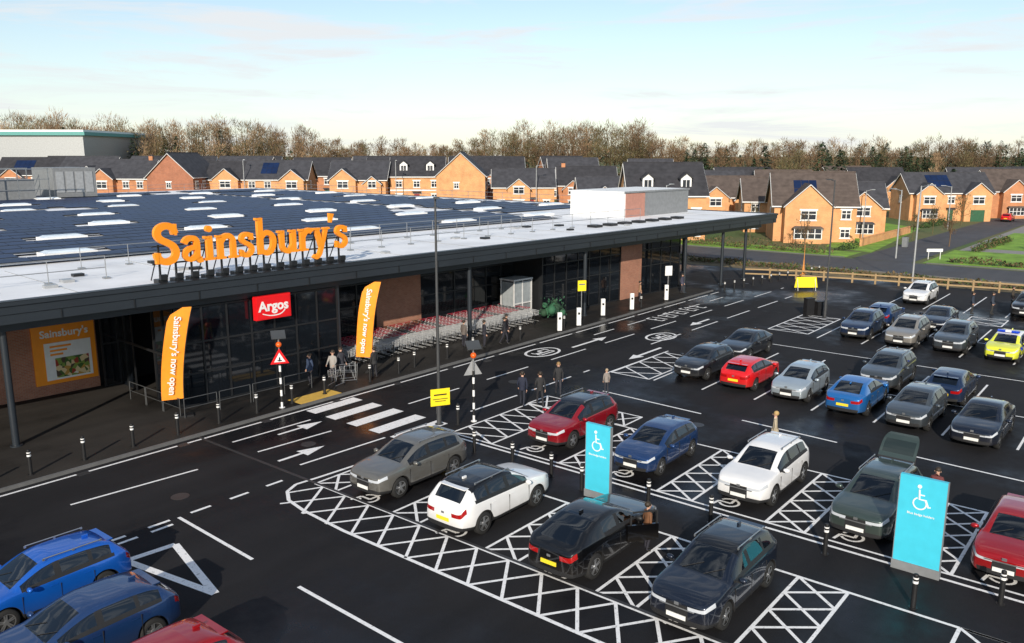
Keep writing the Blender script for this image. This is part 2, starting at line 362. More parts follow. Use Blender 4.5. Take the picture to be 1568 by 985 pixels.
mb.bb(p0-3.0,p0-2.75,6.8,6.9,.5,3.4,0); mb.bb(p0-4.4,p0-3.1,6.8,6.88,.4,1.8,3)
for x in range(3): mb.bb(p0+.75,p0+1.75-x*.2,6.725,6.738,2.55-x*.2,2.65-x*.2,4)
mb.obj('poster',[M_orange,M_white,posterpic(),M_yellow,M_orange],S)
text("Sainsbury's",.52,M_white,S,basis((p0+1.5,6.76,3.25),(1,0,0),(0,0,1)),'poster_lettering',.012)
mb=MB(); mb.bb(11.0,13.0,-.62,-.35,3.87,5.08,0)
mb.bb(11.06,12.94,-.640,-.622,3.92,5.03,1)
stroke(mb,smooth([(.35,.33),(.8,.2),(1.35,.22),(1.65,.42)]),[.05]*15+[.03],(11,-.645,3.85),(1,0,0),(0,0,1),.012,2)
mb.obj('red_shop_sign',[M_red,M_red,M_white],S)
text("Argos",.70,M_white,S,basis((12.0,-.65,4.52),(1,0,0),(0,0,1)),'red_sign_lettering',.02,.01)
def letters():
    mb=MB(); k=1.84; S0=6.25; Z0=7.12
    bigS=smooth([(.55,.74),(.50,.87),(.38,.94),(.25,.93),(.13,.85),(.11,.72),(.19,.61),(.34,.53),(.49,.43),(.55,.28),(.49,.13),(.34,.06),(.19,.08),(.09,.17),(.07,.28)],3)
    G={'S':(.70,[(bigS,.17),([(.565,.98),(.565,.70)],.06),([(.06,.30),(.06,.02)],.06)]),
    'a':(.58,[(smooth([(.07,.47),(.14,.57),(.27,.60),(.38,.55),(.41,.42),(.41,.06),(.53,.05)],3),.14),(smooth([(.40,.36),(.24,.35),(.11,.27),(.08,.16),(.16,.07),(.28,.08),(.40,.18)],3),.12)]),
    'i':(.32,[([(.16,.0),(.16,.62)],.15),([(.01,.03),(.30,.03)],.06),([(.02,.59),(.16,.59)],.06)]),
    'n':(.66,[([(.14,.0),(.14,.62)],.15),(smooth([(.15,.44),(.24,.55),(.37,.59),(.48,.50),(.50,.36),(.50,.0)],3),.14),([(.01,.03),(.27,.03)],.06),([(.38,.03),(.63,.03)],.06),([(.02,.59),(.14,.59)],.06)]),
    's':(.50,[(smooth([(.38,.46),(.33,.56),(.22,.59),(.12,.55),(.09,.46),(.16,.38),(.29,.31),(.37,.23),(.36,.12),(.25,.04),(.13,.05),(.06,.15)],3),.125),([(.39,.61),(.39,.43)],.05),([(.05,.20),(.05,.01)],.05)]),
    'b':(.66,[([(.14,.02),(.14,1.0)],.15),(smooth([(.14,.46),(.26,.58),(.40,.58),(.52,.46),(.53,.28),(.45,.10),(.30,.04),(.15,.12)],3),.14),([(.01,.97),(.14,.97)],.06)]),
    'u':(.66,[(smooth([(.14,.62),(.14,.22),(.20,.08),(.32,.04),(.42,.10),(.50,.22)],3),.14),([(.50,.0),(.50,.62)],.15),([(.01,.59),(.14,.59)],.06),([(.37,.59),(.50,.59)],.06),([(.50,.03),(.63,.03)],.06)]),
    'r':(.48,[([(.14,.0),(.14,.62)],.15),(smooth([(.15,.40),(.24,.53),(.36,.57),(.43,.51)],3),.14),([(.01,.03),(.30,.03)],.06),([(.02,.59),(.14,.59)],.06)]),
    'y':(.55,[([(.12,.60),(.29,.06)],.14),(smooth([(.45,.60),(.28,.06),(.20,-.14),(.08,-.22),(.0,-.17)],3),.11),([(.0,.59),(.24,.59)],.06),([(.35,.59),(.55,.59)],.06)]),
    "'":(.2,[([(.10,1.0),(.06,.74)],[.15,.06])])}
    x=0
    for ch in "Sainsbury's":
        adv,st=G[ch]
        for n,(p,w) in enumerate(st): stroke(mb,p,w,(S0+x*k,-.30-n*.004,Z0),(1,0,0),(0,0,1),.22+n*.004,0,k)
        if ch=='i': mb.cyl((S0+(x+.16)*k,-.30,Z0+.80*k),(S0+(x+.16)*k,-.53,Z0+.80*k),.155,n=18)
        x+=adv
    mb.obj('roof_lettering',[M_orange],S)
    f=MB(); f.bb(S0,S0+10.6,-.22,-.14,7.1,7.17,0); f.bb(S0,S0+10.6,-.22,-.14,7.9,7.96,0)
    for i in range(14):
        s=S0+.35+i*.76; f.bb(s-.04,s+.04,-.14,-.06,6.24,8.0,0); f.cyl((s,-.1,7.8),(s,.9,6.26),.03,n=5); f.bb(s-.22,s+.22,-.35,.15,6.236,6.42,0); f.bb(s-.16,s+.16,-.5,-.3,6.42,6.66,0)
    f.obj('lettering_frame',[M_frame],S)
letters()
sp=MB();sk=MB()
rl=[]
for it,t in enumerate([14.5,24.5,35,46,57.5,69,81]):
    for isx in range(9): rl.append((-24+isx*10.6+(it%2)*3.2,t))
def nearrl(s,t):
    for a,b in rl:
        if abs(s-a)<2.1 and abs(t-b)<1.3: return True
    return False
t=10.0; row=0
while t<91:
    sgn=1 if row%2==0 else -1
    s=-27.0
    while s<63.5:
        ok=not nearrl(s+.85,t+.5) and not (abs((s+27)%15.3)<1.2) and not(abs((t-10)%18)<1.0) and not(s>50 and t<19) and not (math.sin(s*.13+5)*math.cos(t*.11)>.93)
        if ok:
            dz=.09
            z0,z1=(6.34,6.34+dz) if sgn>0 else (6.34+dz,6.34)
            vs=[(s,t,z0),(s+1.66,t,z0),(s+1.66,t+1.03,z1),(s,t+1.03,z1),(s,t,z0-.04),(s+1.66,t,z0-.04),(s+1.66,t+1.03,z1-.04),(s,t+1.03,z1-.04)]
            sp.add(vs,[(0,1,2,3)],0); sp.add(vs,[(0,4,5,1),(1,5,6,2),(2,6,7,3),(3,7,4,0)],1)
        s+=1.7
    t+=1.04 if sgn>0 else 1.36; row+=1
sp.obj('solar_panels',[M_solar,M_frame],S)
for a,b in rl:
    if a>66: continue
    sk.box(a,b,6.36,2.9,1.35,.24,1); sk.box(a,b,6.53,2.7,1.15,.10,0,0,.8)
sk.obj('rooflights',[M_skyl,M_white],S)
mb=MB()
def rail(pts,h=1.1,z=6.235,sp_=2.4,r=.022):
    for (a,b),(c,d) in zip(pts,pts[1:]):
        L=math.hypot(c-a,d-b);n=max(1,int(L/sp_))
        for i in range(n+1):
            x=a+(c-a)*i/n;y=b+(d-b)*i/n; mb.cyl((x,y,z),(x,y,z+h),r,n=5); mb.box(x,y,z+.04,.3,.3,.08,0)
        for zz in(.55,1.1): mb.cyl((a,b,z+zz*h/1.1),(c,d,z+zz*h/1.1),r,n=5)
rail([(-25,3.2),(5.5,3.2)]); rail([(18,4.2),(52,4.2)]); rail([(6,7.6),(40,7.6)]); rail([(-25,8.3),(-4,8.3)]); rail([(66.5,10),(66.5,90)],sp_=3); rail([(0,94),(66,94)],sp_=3)
mb.obj('roof_guard_rail',[M_steel],S)
mb=MB()
for i in range(26):
    s=U(-20,50);t=U(1.2,7.5); mb.box(s,t,6.3,U(.3,.7),U(.3,.6),.14,random.choice((0,1,0)))
for i in range(7):
    s=44+i*2.1; mb.box(s,3.2,6.34,.9,.9,.2,1)
for i in range(16): mb.bb(-27+i*6,-26.97+i*6,-.5,9.5,6.236,6.262,0)
mb.obj('roof_fixtures',[M_lgrey,M_frame],S)
mb=MB()
mb.bb(57.6,65.3,7.4,7.6,6.24,8.5,1); mb.bb(54.3,57.5,7.38,7.6,6.24,8.45,2); mb.bb(54.1,54.29,7.4,13.6,6.24,8.6,0); mb.bb(65.3,65.5,7.4,13.6,6.24,8.5,1); mb.bb(54.0,65.6,7.3,7.36,8.5,8.66,1)
mb.bb(54.1,65.5,13.6,13.8,6.24,8.6,0); mb.bb(54.0,65.6,7.362,13.9,8.5,8.64,0)
mb.obj('roof_plant_screen',[M_white,M_grey,M_pinkp],S)
mb=MB()
mb.bb(31,36.5,84,92,6.24,10.3,0); 
for i in range(6): mb.bb(11+i*3.6,11.1+i*3.6,80,80.1,6.24,10.3,1); mb.bb(11+i*3.6,11.1+i*3.6,88,88.1,6.24,10.3,1)
for z in(7.6,8.9,10.2): mb.bb(11,29.2,80,80.1,z,z+.1,1); mb.bb(11,29.2,88,88.1,z,z+.1,1)
mb.bb(14,20,82,87,6.24,8.4,2); mb.bb(22,28,82,86,6.24,8.9,0)
for i in range(4): mb.bb(31.3+i*1.25,32.3+i*1.25,83.93,83.99,7,9.8,2)
mb.obj('roof_plant_room',[M_grey,M_steel,M_lgrey,M_white],S)

# ------------------------------------------------------------------ vehicles
def paint(name,col,metal=.45,rough=.28):
    return mat(name,col,rough,metal,var=.05,scale=1.5,coat=1.0,dirt=.4)
M_cglass=tintglass('car_glass',(.22,.25,.25))
M_seat=mat('car_seats',(.04,.04,.045),.8)
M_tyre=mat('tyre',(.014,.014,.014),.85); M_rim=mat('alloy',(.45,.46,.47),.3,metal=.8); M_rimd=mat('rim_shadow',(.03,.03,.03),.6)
M_head=mat('headlamp',(.50,.53,.57),.08,var=0,coat=1); M_tail=mat('tail_lamp',(.32,.005,.005),.15,var=0,coat=1)
M_pw=mat('plate_white',(.75,.75,.72),.4,var=0); M_py=mat('plate_yellow',(.80,.62,.03),.4,var=0)
M_trim=mat('car_trim',(.015,.015,.016),.55)
CT={
'suv':dict(L=4.4,W=.92,H=1.62,ax=(1.33,-1.33),R=.36,top=[(2.2,.86),(2.13,.93),(1.95,.99),(1.5,1.05),(1.05,1.10),(.72,1.30),(.28,1.53),(-.1,1.61),(-.8,1.62),(-1.45,1.56),(-1.72,1.46),(-2.02,1.14),(-2.13,1.04),(-2.2,.92)],cowl=1.05,xf=.28,xr=-1.68,xg=-2.04,belt=(1.03,1.12),clad=True,xB=-.12,xC=-1.02,rails=True),
'coupe_suv':dict(L=4.6,W=.93,H=1.56,ax=(1.4,-1.38),R=.37,top=[(2.3,.84),(2.22,.92),(2.0,.98),(1.5,1.04),(1.05,1.08),(.7,1.26),(.25,1.48),(-.1,1.55),(-.5,1.555),(-1.0,1.49),(-1.45,1.36),(-1.85,1.20),(-2.08,1.11),(-2.24,1.06),(-2.3,.96)],cowl=1.05,xf=.25,xr=-.95,xg=-2.0,belt=(1.03,1.10),clad=True,xB=-.12,xC=-1.05,rails=False),
'hatch':dict(L=4.1,W=.88,H=1.46,ax=(1.26,-1.26),R=.33,top=[(2.05,.78),(1.98,.86),(1.8,.91),(1.4,.98),(1.0,1.02),(.65,1.20),(.2,1.39),(-.15,1.45),(-.8,1.45),(-1.35,1.40),(-1.6,1.30),(-1.88,1.04),(-2.0,.96),(-2.05,.88)],cowl=1.0,xf=.2,xr=-1.55,xg=-1.9,belt=(.95,1.02),clad=False,xB=-.1,xC=-.98,rails=False),
'saloon':dict(L=4.5,W=.90,H=1.46,ax=(1.38,-1.36),R=.34,top=[(2.25,.76),(2.17,.85),(1.95,.91),(1.5,.97),(1.08,1.01),(.7,1.19),(.2,1.40),(-.15,1.46),(-.7,1.45),(-1.2,1.36),(-1.6,1.18),(-1.85,1.06),(-2.1,1.03),(-2.2,.96),(-2.25,.9)],cowl=1.08,xf=.2,xr=-1.05,xg=-1.85,belt=(.95,1.02),clad=False,xB=-.1,xC=-.98,rails=False)}
def interp(tab,x):
    if x>=tab[0][0]: return tab[0][1]
    for (a,za),(b,zb) in zip(tab,tab[1:]):
        if b<=x<=a: return za+(zb-za)*(a-x)/(a-b)
    return tab[-1][1]
def carmesh(kind):
    c=CT[kind];L2=c['L']/2;W=c['W'];Rr=c['R'];ax=c['ax'];Ra=Rr+.055;sill=.24
    xs=set()
    for d in(0,.05,.16,.34): xs.add(round(L2-d,3));xs.add(round(-L2+d,3))
    for a in ax:
        for d in(0,.16,.29,.37,Ra-.004,Ra+.012): xs.add(round(a+d,3));xs.add(round(a-d,3))
    for v in(c['cowl'],(c['cowl']+c['xf'])/2,c['xf'],c['xB']+.05,c['xB']-.05,c['xC']+.05,c['xC']-.05,c['xr'],(c['xr']+c['xg'])/2,c['xg'],.55,-.5): xs.add(round(v,3))
    xs=sorted(xs,reverse=True)
    out=[xs[0]]
    for x in xs[1:]:
        if out[-1]-x<.011: continue
        out.append(x)
    xs=out; n=len(xs); H=c['H']
    rings=[]
    for x in xs:
        e=max(0,(abs(x)-(L2-.75))/.75); w=W*(1-.20*e**3)
        zt=interp(c['top'],x); zb=c['belt'][0]+(c['belt'][1]-c['belt'][0])*(c['cowl']-x)/(c['cowl']-c['xg']); zb=max(c['belt'][0]-.0,min(zb,c['belt'][1]))
        zbe=min(zb,zt-.05)
        ar=0
        for a in ax:
            if abs(x-a)<Ra: ar=Rr+math.sqrt(max(0,Ra*Ra-(x-a)**2))
        low=sill+ (.06*e)
        z1=max(low,ar); z4=min(zb-.13,zbe-.09); z4=max(z4,ar+.07) if ar else z4
        if x<-L2+.4: z4=min(z4,zbe-.16)
        z3=min(max(.60,ar+.045),z4-.02); z2=min(max(low+.14,ar+.03),z3-.015)
        hf=max(0,min(1,(zt-zbe-.05)/(H-zb)))
        y7=w*(.84-.16*hf)
        r=[(w*.70,z1),(w*.985,z1),(w*1.0,z2),(w*1.0,z3),(w*.985,z4),(w*.945,zbe),(w*.92,min(zbe+.025,zt-.03)),(y7,zt-.012-.045*hf),(y7*.90,zt-.004),(0,zt+.015*(1-.3*hf))]
        rings.append([(x,y,z) for y,z in r])
    J=10; mb=MB(); vs=[];fs=[];ms=[]
    for r in rings:
        for p in r: vs.append(p)
        for p in r[:-1]: vs.append((p[0],-p[1],p[2]))
    st=2*J-1
    def vi(i,j,side): return i*st+j if(side>0 or j==J-1) else i*st+J+j
    for i in range(n-1):
        xm=(xs[i]+xs[i+1])/2
        for j in range(J-1):
            m=0
            if j==0: m=2
            elif j==1: m=2 if c['clad'] else 0
            elif j==4 and xm>L2-.36: m=5
            elif j==4 and xm<-L2+.22: m=6
            elif j==6:
                if c['xr']+.04<xm<c['cowl']-.22:
                    m=1
                    if abs(xm-c['xB'])<.06 or abs(xm-c['xC'])<.06: m=2
            elif j==5 and c['xr']<xm<c['cowl']-.2: m=2
            elif j==8:
                if c['xf']<xm<c['cowl'] or c['xg']<xm<c['xr']: m=1
                elif c['xr']<xm<c['xf']: m=9
            elif j==7 and c['xr']<xm<c['xf']: m=9
            for sd in(1,-1):
                a,b,cc,d=vi(i,j,sd),vi(i+1,j,sd),vi(i+1,j+1,sd),vi(i,j+1,sd)
                fs.append((a,b,cc,d) if sd<0 else (d,cc,b,a)); ms.append(m)
    for i,sg in((0,1),(n-1,-1)):
        col=[]
        for j in range(0,J-1):
            x,y,z=rings[i][j]
            a=vi(i,j,1);d=vi(i,j,-1); fy=.5 if sg>0 else .68
            vs.append((x+sg*.05,y*fy,z)); b=len(vs)-1; vs.append((x+sg*.05,-y*fy,z)); cc=len(vs)-1
            col.append((a,b,cc,d))
        for j in range(0,J-2):
            for k in range(3):
                m=0
                if sg>0:
                    if j<=1: m=2
                    if j==2 and k==1: m=2
                    if j==3 and k==1: m=2
                    if j==4: m=5 if k!=1 else 2
                else:
                    if j<=1: m=2
                    if j==4 and k!=1: m=6
                f=(col[j][k],col[j][k+1],col[j+1][k+1],col[j+1][k])
                fs.append(f if sg>0 else f[::-1]); ms.append(m)
        f=(col[-1][0],col[-1][1],col[-1][2],col[-1][3],vi(i,J-1,1)); fs.append(f if sg>0 else f[::-1]); ms.append(0)
    me=bpy.data.meshes.new('tmp'); me.from_pydata(vs,[],fs); me.update()
    me.polygons.foreach_set('material_index',ms)
    for _ in range(10): me.materials.append(M_trim)
    bm=bmesh.new(); bm.from_mesh(me); bmesh.ops.recalc_face_normals(bm,faces=bm.faces)
    tf=max(bm.faces,key=lambda f:f.calc_center_median().z)
    if tf.normal.z<0: bmesh.ops.reverse_faces(bm,faces=bm.faces)
    bm.to_mesh(me); bm.free()
    o=bpy.data.objects.new('tmp',me); COL.objects.link(o); md=o.modifiers.new('s','SUBSURF'); md.levels=2; md.render_levels=2
    bpy.context.view_layer.update(); ev=bpy.data.meshes.new_from_object(o.evaluated_get(bpy.context.evaluated_depsgraph_get()))
    mb.v+=[tuple(v.co) for v in ev.vertices]
    for p in ev.polygons: mb.f.append(tuple(p.vertices)); mb.m.append(p.material_index); mb.s.append(True)
    bpy.data.objects.remove(o)
    mb.bb(-L2+.25,L2-.25,-W*.66,W*.66,.2,.7,2)
    mb.box(c['cowl']-.28,0,.86,.5,W*1.5,.28,2); mb.box(-.4,0,.62,2.2,W*1.7,.2,2)
    for sx in(.12,-.78):
        for sy in((-.36,.36) if sx>0 else (-.42,0,.42)):
            mb.box(sx,sy,.80,.5,.46,.2,11); mb.box(sx-.28,sy,1.0,.16,.44,.5,11,0,.85); mb.box(sx-.32,sy,1.27,.10,.24,.14,11)
    mb.box(-1.45,0,.85,.7,W*1.5,.3,2)
    for a in ax:
        for sd in(1,-1):
            yo=sd*(W*.985); N=22
            prof=[(Rr*.66,0),(Rr*.92,.0),(Rr,-.03),(Rr,-.18),(Rr*.9,-.21)]
            ring=[]
            for r,off in prof: ring.append([(a+r*math.cos(2*math.pi*k/N),yo+sd*off,Rr+r*math.sin(2*math.pi*k/N)) for k in range(N)])
            vv=[p for rg in ring for p in rg]; ff=[]
            for k in range(len(prof)-1):
                for t in range(N):
                    t2=(t+1)%N; f=(k*N+t,k*N+t2,(k+1)*N+t2,(k+1)*N+t); ff.append(f if sd<0 else f[::-1])
            mb.add(vv,ff,3,True)
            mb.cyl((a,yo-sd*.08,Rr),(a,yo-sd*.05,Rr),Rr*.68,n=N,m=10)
            for t in range(N):
                t0=2*math.pi*t/N;t1=2*math.pi*(t+1)/N
                f=[(a+Rr*k*math.cos(tt),yo-sd*.012,Rr+Rr*k*math.sin(tt)) for k,tt in((.60,t0),(.68,t0),(.68,t1),(.60,t1))]
                mb.add(f,[(0,1,2,3)],4)
            for s5 in range(5):
                for off in(-.13,.13):
                    t=2*math.pi*s5/5+.3
                    p0=Vector((a,0,Rr))+Vector((math.cos(t+off*2.5),0,math.sin(t+off*2.5)))*.06; p1=Vector((a,0,Rr))+Vector((math.cos(t+off),0,math.sin(t+off)))*Rr*.64
                    d=(p1-p0).normalized(); nn=Vector((-d.z,0,d.x))*.02
                    y1=yo-sd*.02
                    f=[(p+q_)for p in(p0,p1) for q_ in(-nn,nn)]
                    mb.add([(v.x,y1,v.z) for v in f],[(0,1,3,2)],4)
            mb.cyl((a,yo-sd*.05,Rr),(a,yo-sd*.012,Rr),.065,n=10,m=4)
    mb.box(L2+.055,0,.47,.02,.52,.115,7); mb.box(-L2-.055,0,.60,.02,.52,.115,8)
    mb.box(L2+.035,0,.70,.04,.95,.03,4); mb.box(L2+.052,0,.80,.012,.12,.08,4)
    mb.box(-L2-.048,0,.80,.012,.12,.07,4)
    for sd in(1,-1):
        mb.ball((.72,sd*(W+.10),c['belt'][0]+.06),.105,0 if kind!='coupe_suv' else 2,10,6,(.7,1.15,.72))
        mb.box(.76,sd*(W-.0),c['belt'][0]+.02,.06,.14,.04,2)
        for x in(.88,c['xB'],c['xC']-.02):
            mb.box(x,sd*(W-.008),.60,.014,.022,.62,2)
        mb.box((.88+c['xC'])/2,sd*(W-.010),.335,.88-c['xC'],.022,.014,2)
        for x in(.05,-.85): mb.box(x,sd*(W*.972),c['belt'][0]-.12,.19,.03,.035,4 if kind=='saloon' else 0)
        mb.box(L2-.16,sd*W*.66,.42,.22,.12,.09,2)
        if c['rails']:
            mb.cyl((.15,sd*.60*W/.9,H+.02),(-1.45,sd*.60*W/.9,H-.0),.018,n=6,m=4)
            for x in(.15,-.65,-1.42): mb.box(x,sd*.60*W/.9,H-.01,.06,.03,.06,4)
    mb.box(-1.25 if kind!='coupe_suv' else -.8,0,interp(c['top'],-1.25 if kind!='coupe_suv' else -.8)+.04,.16,.05,.07,0)
    if kind in('suv','hatch'): mb.box(c['xr']-.02,0,interp(c['top'],c['xr'])+.005,.22,1.05,.03,0)
    mb.cyl((c['cowl']+.0,.1,interp(c['top'],c['cowl'])+.02),(c['cowl']-.28,.55,interp(c['top'],c['cowl']-.28)+.012),.008,n=4,m=2)
    mb.cyl((c['cowl']+.0,-.5,interp(c['top'],c['cowl'])+.02),(c['cowl']-.28,-.02,interp(c['top'],c['cowl']-.28)+.02),.008,n=4,m=2)
    return mb.mesh('car_'+kind,[M_trim,M_cglass,M_trim,M_tyre,M_rim,M_head,M_tail,M_pw,M_py,M_trim,M_rimd,M_seat])
CM={k:carmesh(k) for k in CT}
PC={}
def P(key,col,**k):
    if key not in PC: PC[key]=paint('paint_'+key,col,**k)
    return PC[key]
P('grey',(.17,.165,.15));P('white',(.78,.78,.78),metal=0);P('black',(.005,.005,.006));P('inkblue',(.008,.014,.030));P('red',(.34,.004,.014));P('blue',(.014,.05,.16));P('greengrey',(.055,.08,.072));P('brightred',(.65,.008,.010),metal=.1);P('palesilver',(.40,.47,.52));P('midblue',(.02,.17,.50));P('slate',(.06,.075,.09));P('dark',(.02,.024,.032));P('royal',(.008,.13,.60));P('silver',(.45,.45,.45));P('navy',(.012,.03,.08));P('champ',(.30,.28,.25));P('hiyel',(.75,.78,.04),metal=0);P('wine',(.42,.005,.010))
def car(kind,x,y,face,col,roof=None,name='parked_car',jit=1,scale=1.04):
    o=bpy.data.objects.new(name,CM[kind]); COL.objects.link(o); o.location=(x,y,.012); o.scale=(scale,)*3
    o.rotation_euler=(0,0,(0 if face>0 else math.pi)+math.radians(U(-1.2,1.2))*jit)
    o.material_slots[0].link='OBJECT';o.material_slots[0].material=PC[col]
    o.material_slots[9].link='OBJECT';o.material_slots[9].material=PC[roof or col]
    return o
car('suv',20.3,21.4,-1,'grey'); car('suv',20.0,17.2,1,'white','black'); a3=car('coupe_suv',19.9,12.85,1,'black'); car('suv',19.8,8.8,-1,'inkblue','black')
car('suv',28.3,19.5,-1,'red','black'); car('hatch',27.9,15.2,-1,'blue'); car('suv',28.0,10.8,-1,'white'); b4=car('suv',27.8,6.8,-1,'greengrey'); car('hatch',27.5,2.75,-1,'wine')
car('hatch',41.6,19.9,-1,'dark'); car('saloon',47.2,19.9,-1,'dark'); car('hatch',41.2,17.05,1,'brightred'); car('hatch',40.9,14.2,-1,'palesilver'); car('saloon',40.6,11.3,1,'midblue'); car('hatch',40.0,8.5,-1,'slate'); car('saloon',39.5,5.7,-1,'inkblue')
car('suv',45.9,11.3,-1,'slate'); car('hatch',45.2,8.1,1,'navy')
car('suv',57.6,16.1,-1,'navy'); car('suv',57.0,13.1,-1,'champ'); car('suv',57.2,10.3,-1,'slate')
pc=car('hatch',56.6,7.4,-1,'hiyel','white',name='police_car')
car('hatch',62.9,16.1,1,'blue'); car('saloon',63.3,12.6,-1,'inkblue'); car('hatch',62.4,5.0,1,'slate')
car('suv',74.0,16.3,-1,'white'); car('suv',73.0,8.4,-1,'black'); car('suv',73.4,5.4,1,'silver')
car('suv',7.9,22.8,-1,'royal',scale=.95); car('hatch',7.5,19.55,-1,'blue'); car('hatch',7.35,16.25,-1,'wine')
car('hatch',176,25.4,1,'brightred'); car('hatch',140,9,-1,'silver'); car('suv',152,9,1,'dark'); car('hatch',184,17,-1,'white'); car('hatch',154,45,-1,'silver')
lb=MB(); lb.box(.0,0,1.52,.25,1.1,.1,0); lb.box(-.0,0,1.53,.26,.3,.11,1)
for i in range(7):
    for sd in(1,-1): lb.box(-1.2+i*.4,sd*.888,.72 if i%2 else .86,.38,.02,.12,0)
o=lb.obj('light_bar_and_markings',[mat('police_blue',(.01,.05,.5),.2),M_white],pc)
tg=MB(); K=8; prof_=[]
for k in range(K+1):
    a=k/K; prof_.append((-1.68-a*.78,1.58+.98*a-.34*a*a, .58*(1-.25*a**4)))
for k in range(K):
    (x0,z0,w0),(x1,z1,w1)=prof_[k],prof_[k+1]
    tg.add([(x0,-w0,z0),(x1,-w1,z1),(x1,w1,z1),(x0,w0,z0)],[(0,1,2,3)],0,True)
    tg.add([(x0+.04,-w0,z0-.05),(x1+.04,-w1,z1-.05),(x1+.04,w1,z1-.05),(x0+.04,w0,z0-.05)],[(3,2,1,0)],2,True)
    if 0<k<5: tg.add([(x0-.006,-w0*.85,z0+.008),(x1-.006,-w1*.85,z1+.008),(x1-.006,w1*.85,z1+.008),(x0-.006,w0*.85,z0+.008)],[(0,1,2,3)],1,True)
    for sd in(1,-1): tg.add([(x0,sd*w0,z0),(x1,sd*w1,z1),(x1+.04,sd*w1,z1-.05),(x0+.04,sd*w0,z0-.05)],[(0,1,2,3)],0)
x1,z1,w1=prof_[-1]; tg.add([(x1,-w1,z1),(x1,w1,z1),(x1+.04,w1,z1-.05),(x1+.04,-w1,z1-.05)],[(0,1,2,3)],0)
for sd in(1,-1): tg.cyl((-1.78,sd*.56,1.32),(-2.1,sd*.53,1.95),.014,n=5,m=2)
tg.obj('tailgate',[PC['greengrey'],glassmat('tailgate_glass',(.02,.03,.03),.05),M_trim],b4)
dr=MB(); dr.box(.0,0,.66,.95,.07,.5,0); dr.box(.42,0,1.1,.05,.05,.42,2); dr.box(-.38,0,1.05,.05,.05,.34,2); dr.box(.05,0,1.3,.75,.04,.04,2)
do=dr.obj('open_door',[PC['black'],M_cglass,M_trim],a3,(.62,-1.22,.08),math.radians(-38))

# ------------------------------------------------------------------ people
def person(x,y,head,top,legs,hair=(.03,.02,.012),pose='stand',h=1.0,skin=(.55,.33,.24),z=.01,carry=None,name='pedestrian'):
    fw=(.30 if pose=='walk' else .04)
    V=[(0,0,.95),(0,0,1.12),(0,.0,1.33),(0,.005,1.45),(0,0,1.54),(0,-.01,1.62),(0,-.005,1.72),
       (.17,0,1.40),(.23,.02,1.13),(.22,-.14 if pose=='walk' else -.06,.90),(-.17,0,1.40),(-.23,.03,1.13),(-.23,.10 if pose=='walk' else -.05,.88),
       (.09,0,.88),(.10,-fw*.5,.49),(.10,-fw*.62+.03,.09),(.10,-fw*.62-.13,.045),(-.09,0,.88),(-.10,fw*.35-.03,.49),(-.10,fw*.9+.04,.10),(-.11,fw*.9-.12,.045)]
    if pose=='push':
        V[8]=(.23,-.12,1.16);V[9]=(.20,-.38,1.05);V[11]=(-.23,-.12,1.16);V[12]=(-.20,-.38,1.05)
    E=[(0,1),(1,2),(2,3),(3,4),(4,5),(5,6),(2,7),(7,8),(8,9),(2,10),(10,11),(11,12),(0,13),(13,14),(14,15),(15,16),(0,17),(17,18),(18,19),(19,20)]
    Rd=[.135,.125,.15,.075,.052,.098,.075,.065,.05,.032,.065,.05,.032,.09,.062,.042,.04,.09,.062,.042,.04]
    me=bpy.data.meshes.new('p'); me.from_pydata(V,E,[]); o=bpy.data.objects.new('p',me); COL.objects.link(o)
    sk_=o.modifiers.new('skin','SKIN'); sv=me.skin_vertices[0].data
    for i,r in enumerate(Rd): sv[i].radius=(r*(1.25 if i in(1,2) else 1),r*.8 if i<3 else r)
    sv[0].use_root=True
    ss=o.modifiers.new('s','SUBSURF'); ss.levels=1
    bpy.context.view_layer.update(); ev=bpy.data.meshes.new_from_object(o.evaluated_get(bpy.context.evaluated_depsgraph_get())); bpy.data.objects.remove(o)
    mb=MB(); mb.v=[tuple(v.co) for v in ev.vertices]
    for p in ev.polygons:
        c=p.center; m=0
        if c.z<.10: m=3
        elif c.z<.90 and abs(c.x)<.175: m=1
        elif c.z>1.50: m=2
        mb.f.append(tuple(p.vertices)); mb.m.append(m); mb.s.append(True)
    mb.ball((0,.022,1.68),.108,4,12,8,(.98,1.05,1.0)); mb.ball((0,-.118,1.625),.018,2,6,4,(.8,1,1.3))
    for sd in(1,-1):
        mb.ball((sd*.1,0,1.62),.025,2,6,4,(.5,.8,1.2)); mb.ball((sd*.036,-.098,1.65),.010,3,6,4)
        wr=Vector(V[9] if sd>0 else V[12]); el=Vector(V[8] if sd>0 else V[11]); d=(wr-el).normalized()
        pm=wr+d*.05; mb.ball(pm,.042,2,8,5,(.55,.9,1.1))
        for k,(ln_,of) in enumerate(((.062,-.03),(.075,-.01),(.07,.01),(.055,.03))):
            b=pm+d*.03+Vector((0,of,0)); mid=b+d*ln_*.55+Vector((-sd*.008,0,0)); e=mid+d*ln_*.4+Vector((-sd*.022,0,0))
            mb.cyl(b,mid,.009,.008,5,2); mb.cyl(mid,e,.008,.006,5,2)
        mb.cyl(pm+Vector((-sd*.01,-.03,0)),pm+d*.03+Vector((-sd*.015,-.07,0)),.011,.008,5,2)
    mb.box(0,-.105,1.585,.045,.012,.010,5)
    mb.cyl((0,0,.84),(0,0,1.02),.165,.15,12,0,False)
    if carry: mb.box(.26,-.1,.62,.12,.3,.34,6)
    o=mb.obj(name,[mat('jacket',top,.8),mat('trousers',legs,.8),mat('skin',skin,.5,var=.03),mat('shoes',(.02,.018,.015),.5),mat('hair',hair,.6),mat('lips',(.35,.12,.1),.5,var=0),mat('bag',carry or (.5,.5,.5),.6)],None,(x,y,z),head)
    o.scale=(h,)*3
    return o
